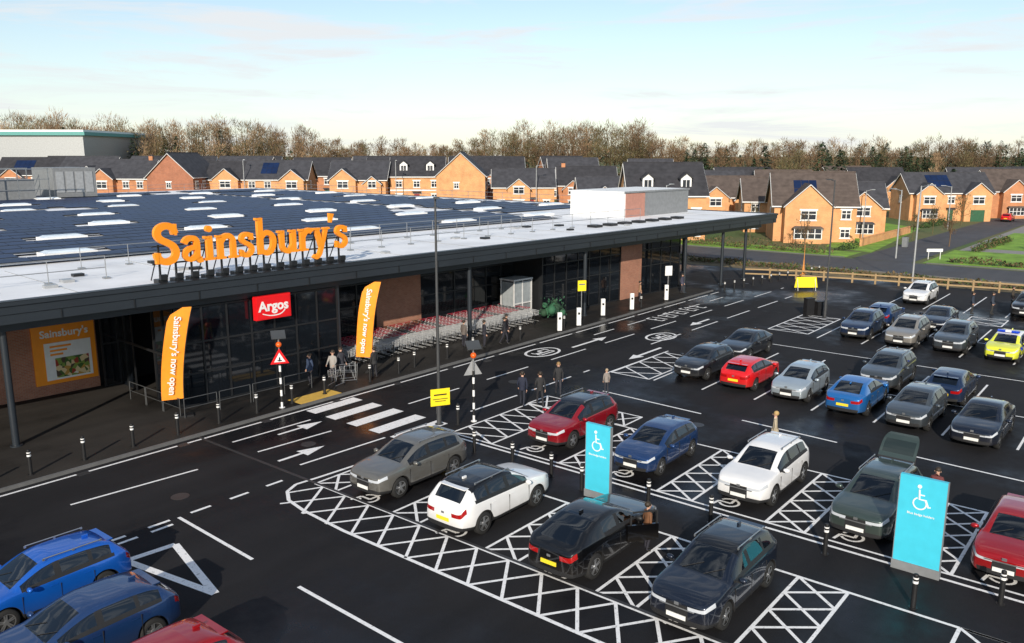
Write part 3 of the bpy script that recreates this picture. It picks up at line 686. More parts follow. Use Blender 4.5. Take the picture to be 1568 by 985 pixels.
person(30.2,23.9,D(120),(.012,.016,.035),(.015,.018,.03),pose='walk'); person(30.7,23.2,D(140),(.02,.02,.022),(.02,.02,.025),pose='walk')
person(32.9,23.7,D(-50),(.02,.02,.022),(.03,.03,.04),hair=(.25,.15,.06),pose='walk',h=.97)
person(34.6,21.9,D(150),(.25,.22,.20),(.03,.03,.04),hair=(.4,.3,.2),h=.75)
person(31.9,12.0,D(200),(.40,.34,.24),(.05,.05,.08),hair=(.45,.3,.12),h=.97)
person(25.7,34.5,D(-90),(.03,.05,.10),(.02,.02,.03),z=.125); person(26.9,34.1,D(-60),(.30,.28,.26),(.03,.03,.04),z=.125,pose='push'); person(27.6,34.3,D(0),(.04,.04,.05),(.02,.02,.03),z=.125,pose='walk')
person(28.8,33.0,D(180),(.02,.02,.022),(.02,.02,.025),z=.125)
person(38.1,33.2,D(60),(.02,.02,.03),(.02,.02,.03),z=.125); person(39.6,32.8,D(20),(.015,.015,.02),(.02,.02,.03),z=.125,pose='walk'); person(40.4,33.3,D(20),(.05,.03,.03),(.03,.03,.03),z=.125)
person(58.5,34.0,D(40),(.35,.20,.12),(.03,.03,.04),z=.125); person(64.5,33.3,D(0),(.05,.05,.08),(.03,.03,.04),z=.125); person(37.3,34.2,D(90),(.12,.10,.09),(.02,.02,.03),z=.125)
person(20.9,11.62,D(60),(.16,.07,.03),(.02,.02,.03),hair=(.03,.02,.01),h=.92); person(29.4,5.4,D(270),(.12,.03,.03),(.03,.03,.05),carry=(.7,.4,.1),h=.95)
person(71.2,10.6,D(0),(.03,.04,.06),(.03,.03,.03)); person(75.6,9.9,D(0),(.05,.04,.03),(.03,.03,.03)); person(70.4,11.8,D(0),(.02,.03,.05),(.03,.03,.03))

# ------------------------------------------------------------------ trolleys
def trolley(mb,x,y,z,a,red=False):
    c,s=math.cos(a),math.sin(a)
    def T(p): return (x+p[0]*c-p[1]*s,y+p[0]*s+p[1]*c,z+p[2])
    def bar(p,q_,r=.014,m=0): mb.cyl(T(p),T(q_),r,n=4,m=m,cap=False,sm=False)
    for sd in(-.27,.27):
        bar((-.42,sd*.9,.95),(.45,sd*.75,.92)); bar((-.42,sd*.8,.55),(.42,sd*.65,.62)); bar((-.45,sd,1.02),(-.40,sd*.8,.15)); bar((-.40,sd,.15),(.42,sd*.8,.15)); bar((-.3,sd*.85,.15),(-.2,sd*.8,.58))
        for k in range(4): bar((-.38+k*.25,sd*.87,.94),(-.36+k*.25,sd*.72,.58),.008)
    bar((.45,-.2,.92),(.45,.2,.92)); bar((.42,-.17,.62),(.42,.17,.62))
    for yy in(-.1,0,.1): bar((.45,yy,.92),(.42,yy,.62),.010)
    bar((-.45,-.28,1.03),(-.45,.28,1.03),.026,1 if red else 2)
    for px,py in((-.38,-.26),(-.38,.26),(.40,-.2),(.40,.2)):
        mb.cyl(T((px,py-.015,.06)),T((px,py+.015,.06)),.06,n=6,m=2)
M_tred=mat('trolley_red',(.35,.02,.04),.5)
mb=MB()
s=17.4; ci=0
while s<34.2:
    n_=7 if s<22 else 9
    t=.75+(s-17)*.02
    for j in range(n_): trolley(mb,s,t+j*.33,.12,-math.pi/2+U(-.02,.02),red=(ci%4 in(1,2,3)))
    s+=.66; ci+=1
for i in range(6): mb.bb(17.2+i*3.2,17.25+i*3.2,.3,.35,.12,.9,2)
mb.obj('shopping_trolleys',[mat('trolley_wire',(.6,.61,.62),.35,metal=.4),M_tred,M_black],S)
mb=MB(); trolley(mb,27.5,33.6,.12,D(150)); mb.obj('shopping_trolley',[M_steel,M_red,M_black])
mb=MB(); trolley(mb,26.5,33.4,.12,D(200)); mb.obj('shopping_trolley',[M_steel,M_red,M_black])
mb=MB(); kx=33.6;ky=2.6
mb.bb(kx,kx+1.9,ky,ky+1.3,.12,.3,0)
for a,b in((0,0),(1.9,0),(0,1.3),(1.9,1.3)): mb.box(kx+a,ky+b,1.6,.08,.08,3.0,0)
mb.bb(kx-.08,kx+1.98,ky-.08,ky+1.38,3.0,3.12,0); mb.bb(kx+.05,kx+1.85,ky+.05,ky+.08,1.3,2.9,1); mb.bb(kx+.05,kx+1.85,ky+.03,ky+.048,1.25,1.35,0); mb.bb(kx+.92,kx+.98,ky,ky+.047,.3,3.0,0); mb.bb(kx+.02,kx+.05,ky+.1,ky+1.2,.3,2.9,1)
mb.bb(kx+.05,kx+1.85,ky+.05,ky+1.2,.3,1.2,2)
mb.obj('glazed_kiosk',[mat('kiosk_frame',(.6,.6,.6),.4),mat('pale_glass',(.30,.33,.35),.15),M_grey],S)
mb=MB()
for i in range(14): mb.ball((36.0+U(-.8,.8),.9+U(-.5,.5),.5+U(0,.9)),U(.2,.35),i%2,7,5)
for i in range(140):
    x,y,z=36.0+U(-1,1),.9+U(-.6,.6),.3+U(0,1.4); mb.add([(x,y,z),(x+U(-.15,.15),y,z+.16),(x+.1,y+U(-.1,.1),z+.05)],[(0,1,2)],i%2)
mb.obj('plant_display',[mat('leaf_a',(.03,.12,.06),.8),mat('leaf_b',(.02,.06,.03),.8)],S)

# ------------------------------------------------------------------ street furniture
def lamp(x,y,h,ang=0,name='street_lamp'):
    mb=MB(); mb.cyl((0,0,0),(0,0,1.3),.11,.11,12); mb.cyl((0,0,1.3),(0,0,h),.075,.045,12); mb.cyl((0,0,h-.1),(.45,0,h+.02),.03,n=8)
    mb.box(.55,0,h+.03,.5,.22,.06,0); mb.box(.58,0,h-.005,.35,.18,.015,1); mb.cyl((0,0,0),(0,0,.03),.2,n=12); mb.box(0,-.11,.75,.12,.02,.5,0)
    return mb.obj(name,[mat('lamp_grey',(.05,.052,.055),.5),M_white],None,(x,y,0),ang)
lamp(25.7,25.15,10.2,D(230)); lamp(62.3,20.2,10.2,D(60)); lamp(66.5,-6,10.2)
def lampw(x,y,h,z0=0):
    mb=MB(); mb.cyl((0,0,0),(0,0,h),.10,.06,8); mb.cyl((0,0,h-.1),(1.0,0,h+.1),.04,n=6); mb.box(1.2,0,h+.1,.7,.3,.1,0)
    mb.obj('street_lamp',[M_lgrey],None,(x,y,z0),D(U(0,360)))
lampw(83.8,19.3,9.2); lampw(104,26,8); lampw(88,48,8.5); lampw(150,30,7); lampw(110,118,8.5,2.4); lampw(92,141,8.5,2.5); lampw(128,98,9,1); lampw(125,36,7)
mb=MB(); mb.box(0,0,1.33,.9,.03,.78,0); mb.box(0,-.02,1.45,.6,.008,.06,1); mb.box(0,-.02,1.25,.7,.008,.03,1); mb.box(0,-.02,1.15,.5,.008,.03,1); mb.box(0,.06,1.33,.1,.1,.1,1)
mb.obj('yellow_notice_sign',[M_yellow,M_black],None,(25.62,24.98,0),D(-28))
mb=MB(); mb.cyl((0,0,0),(0,0,3.2),.035,n=8,m=1); mb.box(0,-.05,2.85,.62,.03,.75,0); mb.box(0,-.07,2.95,.45,.01,.1,1); mb.obj('yellow_notice_sign',[M_yellow,M_steel],None,(47.8,32.5,.1),D(-35))
mb=MB(); mb.cyl((0,0,0),(0,0,2.8),.035,n=8,m=1); mb.box(0,-.05,2.5,.62,.03,.8,0); mb.obj('white_notice_sign',[M_white,M_steel],None,(60.8,32.7,.1),D(-35))
mb=MB(); mb.box(0,0,.75,2.1,.06,.95,0,0,.85)
for s in(-.8,.8): mb.cyl((s,.3,0),(s,0,1.1),.03,n=6,m=1); mb.cyl((s,-.3,0),(s,0,1.1),.03,n=6,m=1)
mb.obj('yellow_barrier_sign',[M_yellow,M_steel],None,(73.8,25.8,0),D(-50))
def bollard(x,y,z=.12,h=1.0,name='bollard'):
    mb=MB(); mb.cyl((0,0,0),(0,0,h-.03),.072,.068,12); mb.ball((0,0,h-.03),.068,0,12,6,(1,1,.5)); mb.cyl((0,0,h-.27),(0,0,h-.20),.0745,n=12,m=1); mb.cyl((0,0,h-.14),(0,0,h-.10),.074,n=12,m=1); mb.cyl((0,0,0),(0,0,.02),.12,n=12)
    mb.obj(name,[M_black,M_white],None,(x,y,z))
for i in range(9): bollard(9.4+i*1.98,32.75)
for x,y in((28.3,32.8),(30.4,32.8),(31.9,33.1),(34.5,33.0),(36.8,33.0),(41.2,32.8),(46,32.7),(56.5,32.7)): bollard(x,y)
for x,y in((26.2,24.45),(24.0,21.5),(23.9,17.5),(23.6,15.9),(23.9,13.3),(24.0,11.0),(24.2,7.3),(22.6,4.4),(24.3,2.6),(23.9,19.4),(23.9,-.5)): bollard(x,y,0)
for i in range(12): bollard(69+i*1.5,31.4-i*.25,0,.9)
def wpost(x,y):
    mb=MB(); mb.box(0,0,.66,.30,.16,1.3,0); mb.box(0,0,1.33,.32,.18,.05,0,0,.8); mb.box(0,0,.05,.38,.24,.1,1); mb.box(0,-.085,.95,.16,.01,.16,1)
    mb.obj('white_marker_post',[M_white,M_black],None,(x,y,.12),D(-40))
for x,y in((44.9,32.3),(47.2,32.3),(51.4,33.0),(54.9,32.6),(60.4,32.6)): wpost(x,y)
def crossing(x,y,ang,front,z=.1):
    e=empty('zebra_crossing_post',(x,y,z),ang)
    mb=MB()
    for k in range(8): mb.cyl((0,0,k*.3),(0,0,k*.3+.3),.055,n=10,m=k%2)
    mb.cyl((0,0,2.4),(0,0,3.5),.04,n=8,m=2); mb.cyl((0,0,0),(0,0,.03),.14,n=12,m=0); mb.obj('striped_pole',[M_white,M_black,M_steel],e)
    b=MB(); b.ball((0,-.02,3.12),.14,0,12,8); b.obj('beacon_globe',[mat('beacon_amber',(.8,.12,.01),.3)],e)
    p=MB(); c,s=math.cos(.6),math.sin(.6)
    p.add([(-.33,-.26*c,3.62-.26*s),(.33,-.26*c,3.62-.26*s),(.33,.26*c,3.62+.26*s),(-.33,.26*c,3.62+.26*s),(-.33,-.26*c,3.58-.26*s),(.33,-.26*c,3.58-.26*s),(.33,.26*c,3.58+.26*s),(-.33,.26*c,3.58+.26*s)],[(0,1,2,3),(7,6,5,4),(0,4,5,1),(1,5,6,2),(2,6,7,3),(3,7,4,0)],0); p.obj('solar_panel',[mat('panel_dark',(.05,.055,.06),.4)],e)
    t=MB()
    def tri(r,yy,m,th=.02,zz=2.45):
        pts=[(r*math.cos(D(90+120*k)),r*math.sin(D(90+120*k))+zz) for k in range(3)]
        vs=[(a,yy,b) for a,b in pts]+[(a,yy+th,b) for a,b in pts]; t.add(vs,[(0,1,2),(5,4,3),(0,3,4,1),(1,4,5,2),(2,5,3,0)],m)
    if front: tri(.50,-.08,0); tri(.30,-.085,1,.004,2.44); t.box(0,-.09,2.42,.07,.006,.2,2); t.box(0,-.093,2.36,.2,.006,.05,2)
    else: tri(.50,.06,3)
    t.obj('triangle_sign',[M_red,M_white,M_black,M_lgrey],e)
crossing(22.5,32.5,D(-30),True); crossing(27.0,24.2,D(-30),False,0)
def totem(x,y,w,h):
    e=empty('blue_parking_totem',(x,y,0),0)
    mb=MB(); mb.bb(-.07,.07,-w/2,w/2,.28,h,0); mb.bb(-.10,.10,-w/2-.03,w/2+.03,0,.28,1); mb.bb(-.072,.072,-w/2-.02,-w/2-.002,.28,h,1); mb.bb(-.072,.072,w/2+.002,w/2+.02,.28,h,1)
    mb.obj('panel',[M_cyan,M_grey],e)
    ic=MB(); O=(-.072,.05,h-.78); Uv=(0,-1,0);Vv=(0,0,1); k=.58
    stroke(ic,arc(0,0,.30,.30,115,395,16),.065,O,Uv,Vv,.008,0,k); stroke(ic,[(-.06,.72),(-.03,.22),(.26,.22),(.40,-.12),(.50,-.08)],.075,O,Uv,Vv,.010,0,k); stroke(ic,[(-.05,.46),(.2,.46)],.06,O,Uv,Vv,.012,0,k)
    ic.cyl((-.072,.05+.07*k,h-.78+.88*k),(-.084,.05+.07*k,h-.78+.88*k),.1*k,n=12); ic.obj('wheelchair_symbol',[M_white],e)
    tx=text('Blue badge holders',.095,M_white,None,basis((-.078,0,h-1.12),(0,-1,0),(0,0,1)),'lettering',.001); tx.parent=e
totem(23.3,15.0,1.0,2.75); totem(24.7,4.85,1.25,2.95)
def banner(x,y,ang,lean):
    e=empty('feather_banner',(x,y,.12),ang)
    mb=MB(); n=14; w=.95; H0=.85;H1=5.1
    P1=[];P2=[]
    for i in range(n+1):
        t=i/n; z=H0+(H1-H0)*t; xo=lean*t*t*.55+.1*t; wob=.05*math.sin(t*7)
        ww=w*(1 if t<.86 else math.sqrt(max(0,1-((t-.86)/.15)**2))*.9+.1); 
        P1.append((xo+w*.5-ww,wob,z)); P2.append((xo+w*.5,wob*.5,z))
    vs=P1+P2; m=n+1
    mb.add(vs,[(i,m+i,m+i+1,i+1) for i in range(n)],0,True); mb.add([(a,b+.012,c) for a,b,c in vs],[(i+1,m+i+1,m+i,i) for i in range(n)],0,True)
    mb.obj('cloth',[M_orange2],e)
    p=MB(); 
    for i in range(n): p.cyl(P2[i],P2[i+1],.02,n=6)
    p.cyl((w*.5,0,0),P2[0],.025,n=6); p.box(w*.5,0,.04,.7,.5,.08,0); p.obj('pole',[M_black],e)
    tx=text("Sainsbury's now open",.42,M_white,None,basis((.10+lean*.12,-.09,2.9),(-lean*.14,0,-1),(1,0,-lean*.14)),'lettering',.008); tx.parent=e
banner(18.45,35.1,D(-25),1); banner(29.4,34.5,D(-60),1)
mb=MB()
def hoop(x0,y0,x1,y1,h=.9):
    mb.cyl((x0,y0,.1),(x0,y0,h+.12),.02,n=6); mb.cyl((x1,y1,.1),(x1,y1,h+.12),.02,n=6); mb.cyl((x0,y0,h+.12),(x1,y1,h+.12),.02,n=6); mb.cyl((x0,y0,h*.5+.12),(x1,y1,h*.5+.12),.015,n=6)
for i in range(4): hoop(18.7+i*1.75,34.6-i*.1,20.3+i*1.75,34.5-i*.1)
for i in range(3): hoop(18.6,34.8+i*1.6,18.6,36.3+i*1.6)
mb.obj('pedestrian_guard_rail',[M_dsteel])
mb=MB(); M_wood=mat('fence_timber',(.36,.25,.13),.85)
pts=[(78,33.5),(80,29),(81.2,24),(82.3,18),(83.3,12),(84,4),(84,-20)]
for (a,b),(c,d) in zip(pts,pts[1:]):
    L=math.hypot(c-a,d-b);n=max(1,int(L/1.8))
    for i in range(n): mb.box(a+(c-a)*i/n,b+(d-b)*i/n,.5,.14,.14,1.0,0)
    an=math.atan2(d-b,c-a)
    for z in(.4,.85): mb.box((a+c)/2,(b+d)/2,z,L,.05,.13,0,an)
mb.obj('timber_fence',[M_wood])
mb=MB()
mb.cyl((0,0,0),(0,0,3.4),.06,.02,8); 
for s in(-.35,.35): mb.cyl((s,0,0),(0,0,2.2),.05,.03,6)
mb.box(0,0,.5,1.4,.1,.1,0); mb.obj('timber_post_frame',[mat('orange_wood',(.6,.25,.06),.7)],None,(80.5,28.5,0))
mb=MB()
for s in(-.7,.7): mb.cyl((s,0,0),(s,0,1.0),.04,n=6)
mb.box(0,0,1.05,1.9,.05,.35,0); mb.obj('street_name_sign',[M_white],None,(106,22.3,0),D(-50))
mb=MB(); mb.box(0,0,.65,.7,.4,1.3,0); mb.box(0,0,1.33,.76,.46,.06,0); mb.box(.9,0,.5,.5,.5,1.0,0); mb.box(.9,0,1.02,.55,.55,.05,0); mb.obj('utility_cabinet',[M_black],None,(62.2,21.4,0),D(-30))
mb=MB(); mb.box(0,0,.6,.7,.6,1.2,0,0,1.1); mb.box(0,0,1.24,.8,.7,.08,0); mb.obj('litter_bin',[M_grey],None,(118,28.5,0))

# ------------------------------------------------------------------ houses
HB=[brickmat('brick_red',(.50,.18,.07),(.58,.23,.09),(.42,.28,.19)),brickmat('brick_orange',(.68,.30,.11),(.75,.36,.14),(.55,.38,.24)),brickmat('brick_dark',(.36,.12,.06),(.44,.16,.08),(.32,.2,.15))]
M_cream=mat('cream_render',(.70,.60,.42),.8)
def tiles(n,c):
    m,nt,b=newmat(n); L=nt.links.new;N=nt.nodes.new; tc=N('ShaderNodeTexCoord'); w=N('ShaderNodeTexWave'); w.bands_direction='Z'; w.inputs['Scale'].default_value=1.6; w.inputs['Distortion'].default_value=.4; L(tc.outputs['Object'],w.inputs['Vector'])
    no=N('ShaderNodeTexNoise'); no.inputs['Scale'].default_value=1.2; no.inputs['Detail'].default_value=7; L(tc.outputs['Object'],no.inputs['Vector'])
    a=N('ShaderNodeMath'); a.operation='MULTIPLY_ADD'; a.inputs[1].default_value=.25; L(w.outputs['Fac'],a.inputs[0]); L(no.outputs['Fac'],a.inputs[2])
    r=N('ShaderNodeValToRGB'); r.color_ramp.elements[0].position=.35; r.color_ramp.elements[1].position=.85; r.color_ramp.elements[0].color=tuple(x*.65 for x in c)+(1,); r.color_ramp.elements[1].color=tuple(x*1.25 for x in c)+(1,)
    L(a.outputs[0],r.inputs[0]); L(r.outputs[0],b.inputs['Base Color']); b.inputs['Roughness'].default_value=.8; b.inputs['Specular IOR Level'].default_value=.25; return m
HR=[tiles('roof_tiles_grey',(.055,.056,.065)),tiles('roof_tiles_slate',(.042,.042,.048)),tiles('roof_tiles_brown',(.10,.078,.068))]
M_hglass=glassmat('house_glass',(.03,.035,.045),.08); M_hframe=mat('window_frame_white',(.78,.78,.77),.5,var=.03)
M_door=[mat('door_black',(.02,.02,.025),.4),mat('door_green',(.03,.10,.05),.4),mat('door_red',(.25,.02,.02),.4)]
def house(x,y,rotdeg,w=9,d=8.5,eh=5.2,pitch=40,wings=(),brick=0,roofm=0,z0=None,chim=False,dorm=0,band=False,solar=False,storeys=2,name='brick_house'):
    e=empty(name,(x,y,hgt(x,y)-.1 if z0 is None else z0),D(rotdeg))
    wl=MB();rf=MB();gl=MB();fm=MB();dr=MB()
    tp=math.tan(D(pitch)); rh=d/2*tp
    wl.add([(-w/2,-d/2,0),(-w/2,d/2,0),(-w/2,d/2,eh),(-w/2,0,eh+rh),(-w/2,-d/2,eh),(w/2,-d/2,0),(w/2,d/2,0),(w/2,d/2,eh),(w/2,0,eh+rh),(w/2,-d/2,eh)],
        [(0,4,3,2,1),(5,6,7,8,9),(0,5,9,4),(1,2,7,6)],0)
    ov=.35;th=.16
    def slab(p):
        vs=[tuple(a) for a in p]+[(a[0],a[1],a[2]-th) for a in p]; rf.add(vs,[(0,1,2,3),(7,6,5,4),(0,4,5,1),(1,5,6,2),(2,6,7,3),(3,7,4,0)],0)
    for sg in(-1,1):
        slab([(-w/2-ov,sg*(d/2+ov),eh-ov*tp+th),(w/2+ov,sg*(d/2+ov),eh-ov*tp+th),(w/2+ov,0,eh+rh+th),(-w/2-ov,0,eh+rh+th)])
        fm.box(0,sg*(d/2+ov+.02),eh-ov*tp+.02,w+2*ov,.08,.16,0)
        for sx in(-1,1):
            a=Vector((sx*(w/2+ov+.02),sg*(d/2+ov),eh-ov*tp-.08));b=Vector((sx*(w/2+ov+.02),0,eh+rh-.04)); fm.cyl(a,b,.06,n=4)
    rf.cyl((-w/2-ov,0,eh+rh+th),(w/2+ov,0,eh+rh+th),.1,n=6)
    def win(cx,yy,cz,ww=1.2,hh=1.15,axis='y',side=-1,stone=True):
        def bx(dx,dz,sx,sz,off,th_,B):
            if axis=='y': B.box(cx+dx,yy+side*off,cz+dz,sx,th_,sz,0)
            else: B.box(yy+side*off,cx+dx,cz+dz,th_,sx,sz,0)
        bx(0,0,ww,hh,.02,.05,gl)
        for dx in(-ww/2,0,ww/2): bx(dx,0,.09,hh+.09,.04,.05,fm)
        for dz in(-hh/2,hh/2,hh*.12): bx(0,dz,ww+.08,.085,.043,.05,fm)
        if stone: bx(0,-hh/2-.12,ww+.3,.12,.05,.1,fm); bx(0,hh/2+.16,ww+.4,.2,.012,.03,fm)
    blocked=[(cx-wd/2-.2,cx+wd/2+.2) for cx,wd,pr,e2,*_ in wings]
    zs=[1.35,3.95,6.5][:storeys]
    nx=max(2,int(w/2.7))
    doorx=None
    for i in range(nx):
        cx=-w/2+w*(i+.5)/nx
        if any(a<cx<b for a,b in blocked): continue
        for k,zc_ in enumerate(zs):
            if zc_>eh-.8: continue
            if k==0 and doorx is None and i==nx//2:
                dr.box(cx,-d/2-.03,1.05,1.0,.08,2.1,0); fm.box(cx,-d/2-.04,2.18,1.3,.09,.12,0); rf.box(cx,-d/2-.45,2.5,1.7,1.0,.12,0); doorx=cx
            else: win(cx,-d/2,zc_)
        for zc_ in zs:
            if zc_<eh-.8: win(cx,d/2,zc_,side=1)
    for sx in(-1,1):
        for zc_ in zs[1:]+([eh+rh*.3] if eh>6.5 else []): win(U(-1,1),sx*w/2,zc_,.9,1.0,'x',sx)
    for wi,(cx,wd,pr,e2,wt) in enumerate(wings):
        r2=wd/2*tp; y0=-d/2-pr; y1=-d/2+min(d/2,(max(0,(e2+r2-eh))/tp)+.2) ; y1=max(y1,-d/2+.1)
        wl.add([(cx-wd/2,y0,0),(cx+wd/2,y0,0),(cx+wd/2,y0,e2),(cx,y0,e2+r2),(cx-wd/2,y0,e2),(cx-wd/2,y1,0),(cx+wd/2,y1,0),(cx+wd/2,y1,e2),(cx,y1,e2+r2),(cx-wd/2,y1,e2)],
            [(0,1,2,3,4),(0,4,9,5),(1,6,7,2)],0 if wt!='c' else 1)
        o2=.28
        for sg in(-1,1):
            slab([(cx+sg*(wd/2+o2),y0-o2,e2-o2*tp+th*.9),(cx+sg*(wd/2+o2),y1,e2-o2*tp+th*.9),(cx,y1,e2+r2+th*.9),(cx,y0-o2,e2+r2+th*.9)])
            fm.cyl((cx+sg*(wd/2+o2),y0-o2-.02,e2-o2*tp-.05),(cx,y0-o2-.02,e2+r2+.02),.06,n=4)
        ww=min(2.0,wd*.45)
        if e2>4:
            win(cx,y0,3.95,ww,1.2); 
            if e2>6.3: win(cx,y0,6.4,ww*.6,1.0)
        if wt=='bay':
            wl.bb(cx-wd*.3,cx+wd*.3,y0-.65,y0-.002,0,.75,0); gl.bb(cx-wd*.28,cx+wd*.28,y0-.6,y0-.01,.76,2.15,0); rf.box(cx,y0-.35,2.32,wd*.68,.9,.3,0,0,.8)
            for k in range(5): fm.box(cx-wd*.29+wd*.58*k/4,y0-.62,1.45,.1,.1,1.45,0)
            for zz in(.78,1.5,2.16): fm.box(cx,y0-.63,zz,wd*.6,.08,.09,0)
        elif wt=='g': dr.box(cx,y0-.03,1.1,min(2.5,wd*.7),.08,2.2,0)
        else: win(cx,y0,1.35,ww,1.25)
    if chim: 
        cxx=w/2*random.choice((-.8,.8)); wl.box(cxx,0,eh+rh+.1,.8,.55,1.3,0); 
        for k in(-.2,.2): rf.cyl((cxx+k,0,eh+rh+.75),(cxx+k,0,eh+rh+1.05),.1,n=6)
    for k in range(dorm):
        cx=-w/2+w*(k+.5)/dorm; yb=-d/2+1.0; zb=eh+1.0*tp
        fm.bb(cx-.75,cx+.75,yb,yb+2.2,zb-.4,zb+1.35,0); gl.bb(cx-.5,cx+.5,yb-.03,yb-.005,zb,zb+1.1,0); fm.bb(cx-.04,cx+.04,yb-.06,yb-.032,zb,zb+1.1,0)
        for sg in(-1,1): slab([(cx+sg*1.0,yb-.25,zb+1.35),(cx+sg*1.0,yb+2.4,zb+1.35),(cx,yb+2.4,zb+2.15),(cx,yb-.25,zb+2.15)])
        fm.add([(cx-.75,yb,zb+1.35),(cx+.75,yb,zb+1.35),(cx,yb,zb+2.0)],[(0,1,2)],0)
    if band: fm.box(0,-d/2-.01,2.75,w+.02,.06,.25,0)
    wl.obj('walls',[HB[brick],M_cream],e); rf.obj('roof',[HR[roofm]],e); gl.obj('windows',[M_hglass],e); fm.obj('frames',[M_hframe],e); dr.obj('door',[random.choice(M_door)],e)
    if solar:
        s_=MB(); c=math.cos(D(pitch)); 
        for i in range(solar):
            for j in range(2):
                u=-w/4+i*1.05; v=1.2+j*1.7
                pz=[(u+a,-d/2+(v+b)*c,eh+(v+b)*c*tp+th+.08) for a,b in((0,0),(1,0),(1,1.62),(0,1.62))]; s_.add(pz,[(0,1,2,3)],0)
        s_.obj('roof_solar_panels',[M_solar],e)
    return e
house(79,203,-45,13,9,5.4,38,((-3,4.5,1,5.0,'n'),),0,1,solar=4)
house(83.5,184,-60,12,9,5.4,40,((2.5,5,1.2,5.2,'n'),),2,0)
house(80.7,162.5,-58,11.5,8.5,5.3,38,((-2.8,4.6,1.2,5.2,'n'),),0,0,chim=True)
house(87.5,154.5,34,12,9.2,5.6,43,(),2,0)
house(95.4,150,-50,8,8,5.0,38,((0,5.0,1.2,5.0,'n'),),1,1)
house(99.5,139.8,-50,12,8.5,5.1,38,((3.4,4.6,1.2,5.0,'n'),),1,0,solar=3)
house(118,150,-48,12,8.5,5.3,40,((-3,4.2,1,4.6,'n'),),0,1)
house(110.5,128.5,-52,11,8.5,5.0,38,((-2.6,5,1.2,5.0,'n'),(3,3.4,.8,4.2,'n')),1,0)
house(119.5,121.5,-50,10.5,8.5,5.6,40,(),1,1,dorm=2,band=True)
house(124,113.5,38,11,9.5,6.0,42,(),1,0)
house(140,121,-48,16,9,5.6,38,((4,4.5,1,4.8,'n'),),0,1)
house(131.5,104,-50,12,8.5,4.6,38,((-1,4.4,1.2,4.4,'n'),),1,0)
house(146.5,99,-52,12,8.5,5.2,40,((2,4.2,1.2,4.6,'n'),(-3,4,1.0,4.4,'n')),0,1,chim=True)
house(134.5,87.5,-48,9,8,4.8,38,((0,4.4,1,4.6,'n'),),0,0)
for (x,y,b,r) in((106,202,0,0),(123,181,2,1),(140.6,158,0,0),(171,123,0,1),(189,108,1,0),(156,138,2,0),(92,215,0,1),(112,170,2,0),(98,172,1,1),(131,140,1,1),(160,112,1,0)): house(x,y,-50+U(-15,15),U(10,14),9,5.4,40,((U(-3,3),4.6,1,5,'n'),),b,r)
house(109.5,60.5,-50,11,9.5,6.6,42,(),1,1,dorm=2,storeys=3)
house(141.8,66,-50,11,8.5,4.9,38,((-2.5,4.6,1.2,4.8,'n'),(3,4,1,4.4,'n')),1,2)
house(160,76,-45,11,8.5,5.3,40,((2.5,4.6,1.2,5,'n'),),0,0)
house(191,84,-50,13,9,5.3,40,((2.5,4.6,1.2,5,'n'),),0,1)
house(173,67,-60,11,8.5,5.3,40,((-2.5,4.6,1.2,5,'n'),),1,2)
house(121,42.5,-62,11,9.5,5.3,42,((-1.2,6.2,2.2,5.3,'bay'),),1,2,solar=3)
house(131.5,39.5,-62,7.5,8,4.6,40,((.2,5.2,1.4,4.6,'bay'),),1,0)
house(131,52,-60,10,8.5,5.1,38,((2,4.4,1,4.8,'n'),),1,2)
house(150,50,-40,11,8.5,5.2,40,((-2.5,4.6,1.2,5,'n'),),1,1)
house(173.5,36.5,-52,15,8.5,5.4,38,((-4.6,4.6,1.3,5.2,'bay'),(4.4,4.8,1.2,5.2,'g')),1,0,solar=4)
house(191,27,-50,14,9,5.4,40,((-3,5,1.3,5.3,'bay'),),0,2)
house(199,56,-50,12,9,5.4,40,((3,5,1.3,5.3,'n'),),1,1)
house(221,69,-40,13,9,5.4,40,((3,5,1.3,5.3,'n'),),0,2)
house(215,38,-60,13,9,5.4,40,((-3,5,1.3,5.3,'n'),),0,0)
house(205,8,-40,12,9,5.4,40,((-3,5,1.3,5.3,'bay'),),1,0)
house(235,30,-45,13,9,5.4,40,((-3,5,1.3,5.3,'n'),),0,1); house(182,0,-30,12,9,5.4,40,((3,5,1.3,5.3,'n'),),1,1)
mb=MB(); mb.bb(-45,42,-25,25,0,15.2,0); mb.bb(-46,43,-26,26,15.2,16.2,1); mb.bb(-45.5,42.5,-25.5,25.5,16.2,16.8,2)
mb.obj('warehouse',[M_lgrey,mat('teal_trim',(.10,.32,.30),.5),M_white],None,(104,300,2.4),D(-50))
def hedge(name,pts,h,w,m):
    mb=MB()
    for (a,b),(c,d) in zip(pts,pts[1:]):
        L=math.hypot(c-a,d-b)
        for i in range(int(L*70)):
            t=R(); x=a+(c-a)*t+U(-w,w)/2;y=b+(d-b)*t+U(-w,w)/2;z=hgt(x,y)+U(0,h)*(.75+.3*math.sin(x*1.3+y)); s=U(.12,.3)
            v=Vector((U(-1,1),U(-1,1),U(-.2,1))).normalized()*s; u=Vector((U(-1,1),U(-1,1),U(-1,1))).normalized()*s*.6
            mb.add([(x-u.x,y-u.y,z-u.z),(x+u.x,y+u.y,z+u.z),(x+v.x,y+v.y,z+v.z)],[(0,1,2)],random.choice((0,0,1)))
    mb.obj(name,m)
M_h1=mat('hedge_brown',(.13,.09,.04),.9,var=.3); M_h2=mat('hedge_green',(.05,.09,.02),.9,var=.3); M_h3=mat('hedge_dark',(.025,.05,.015),.9,var=.3)
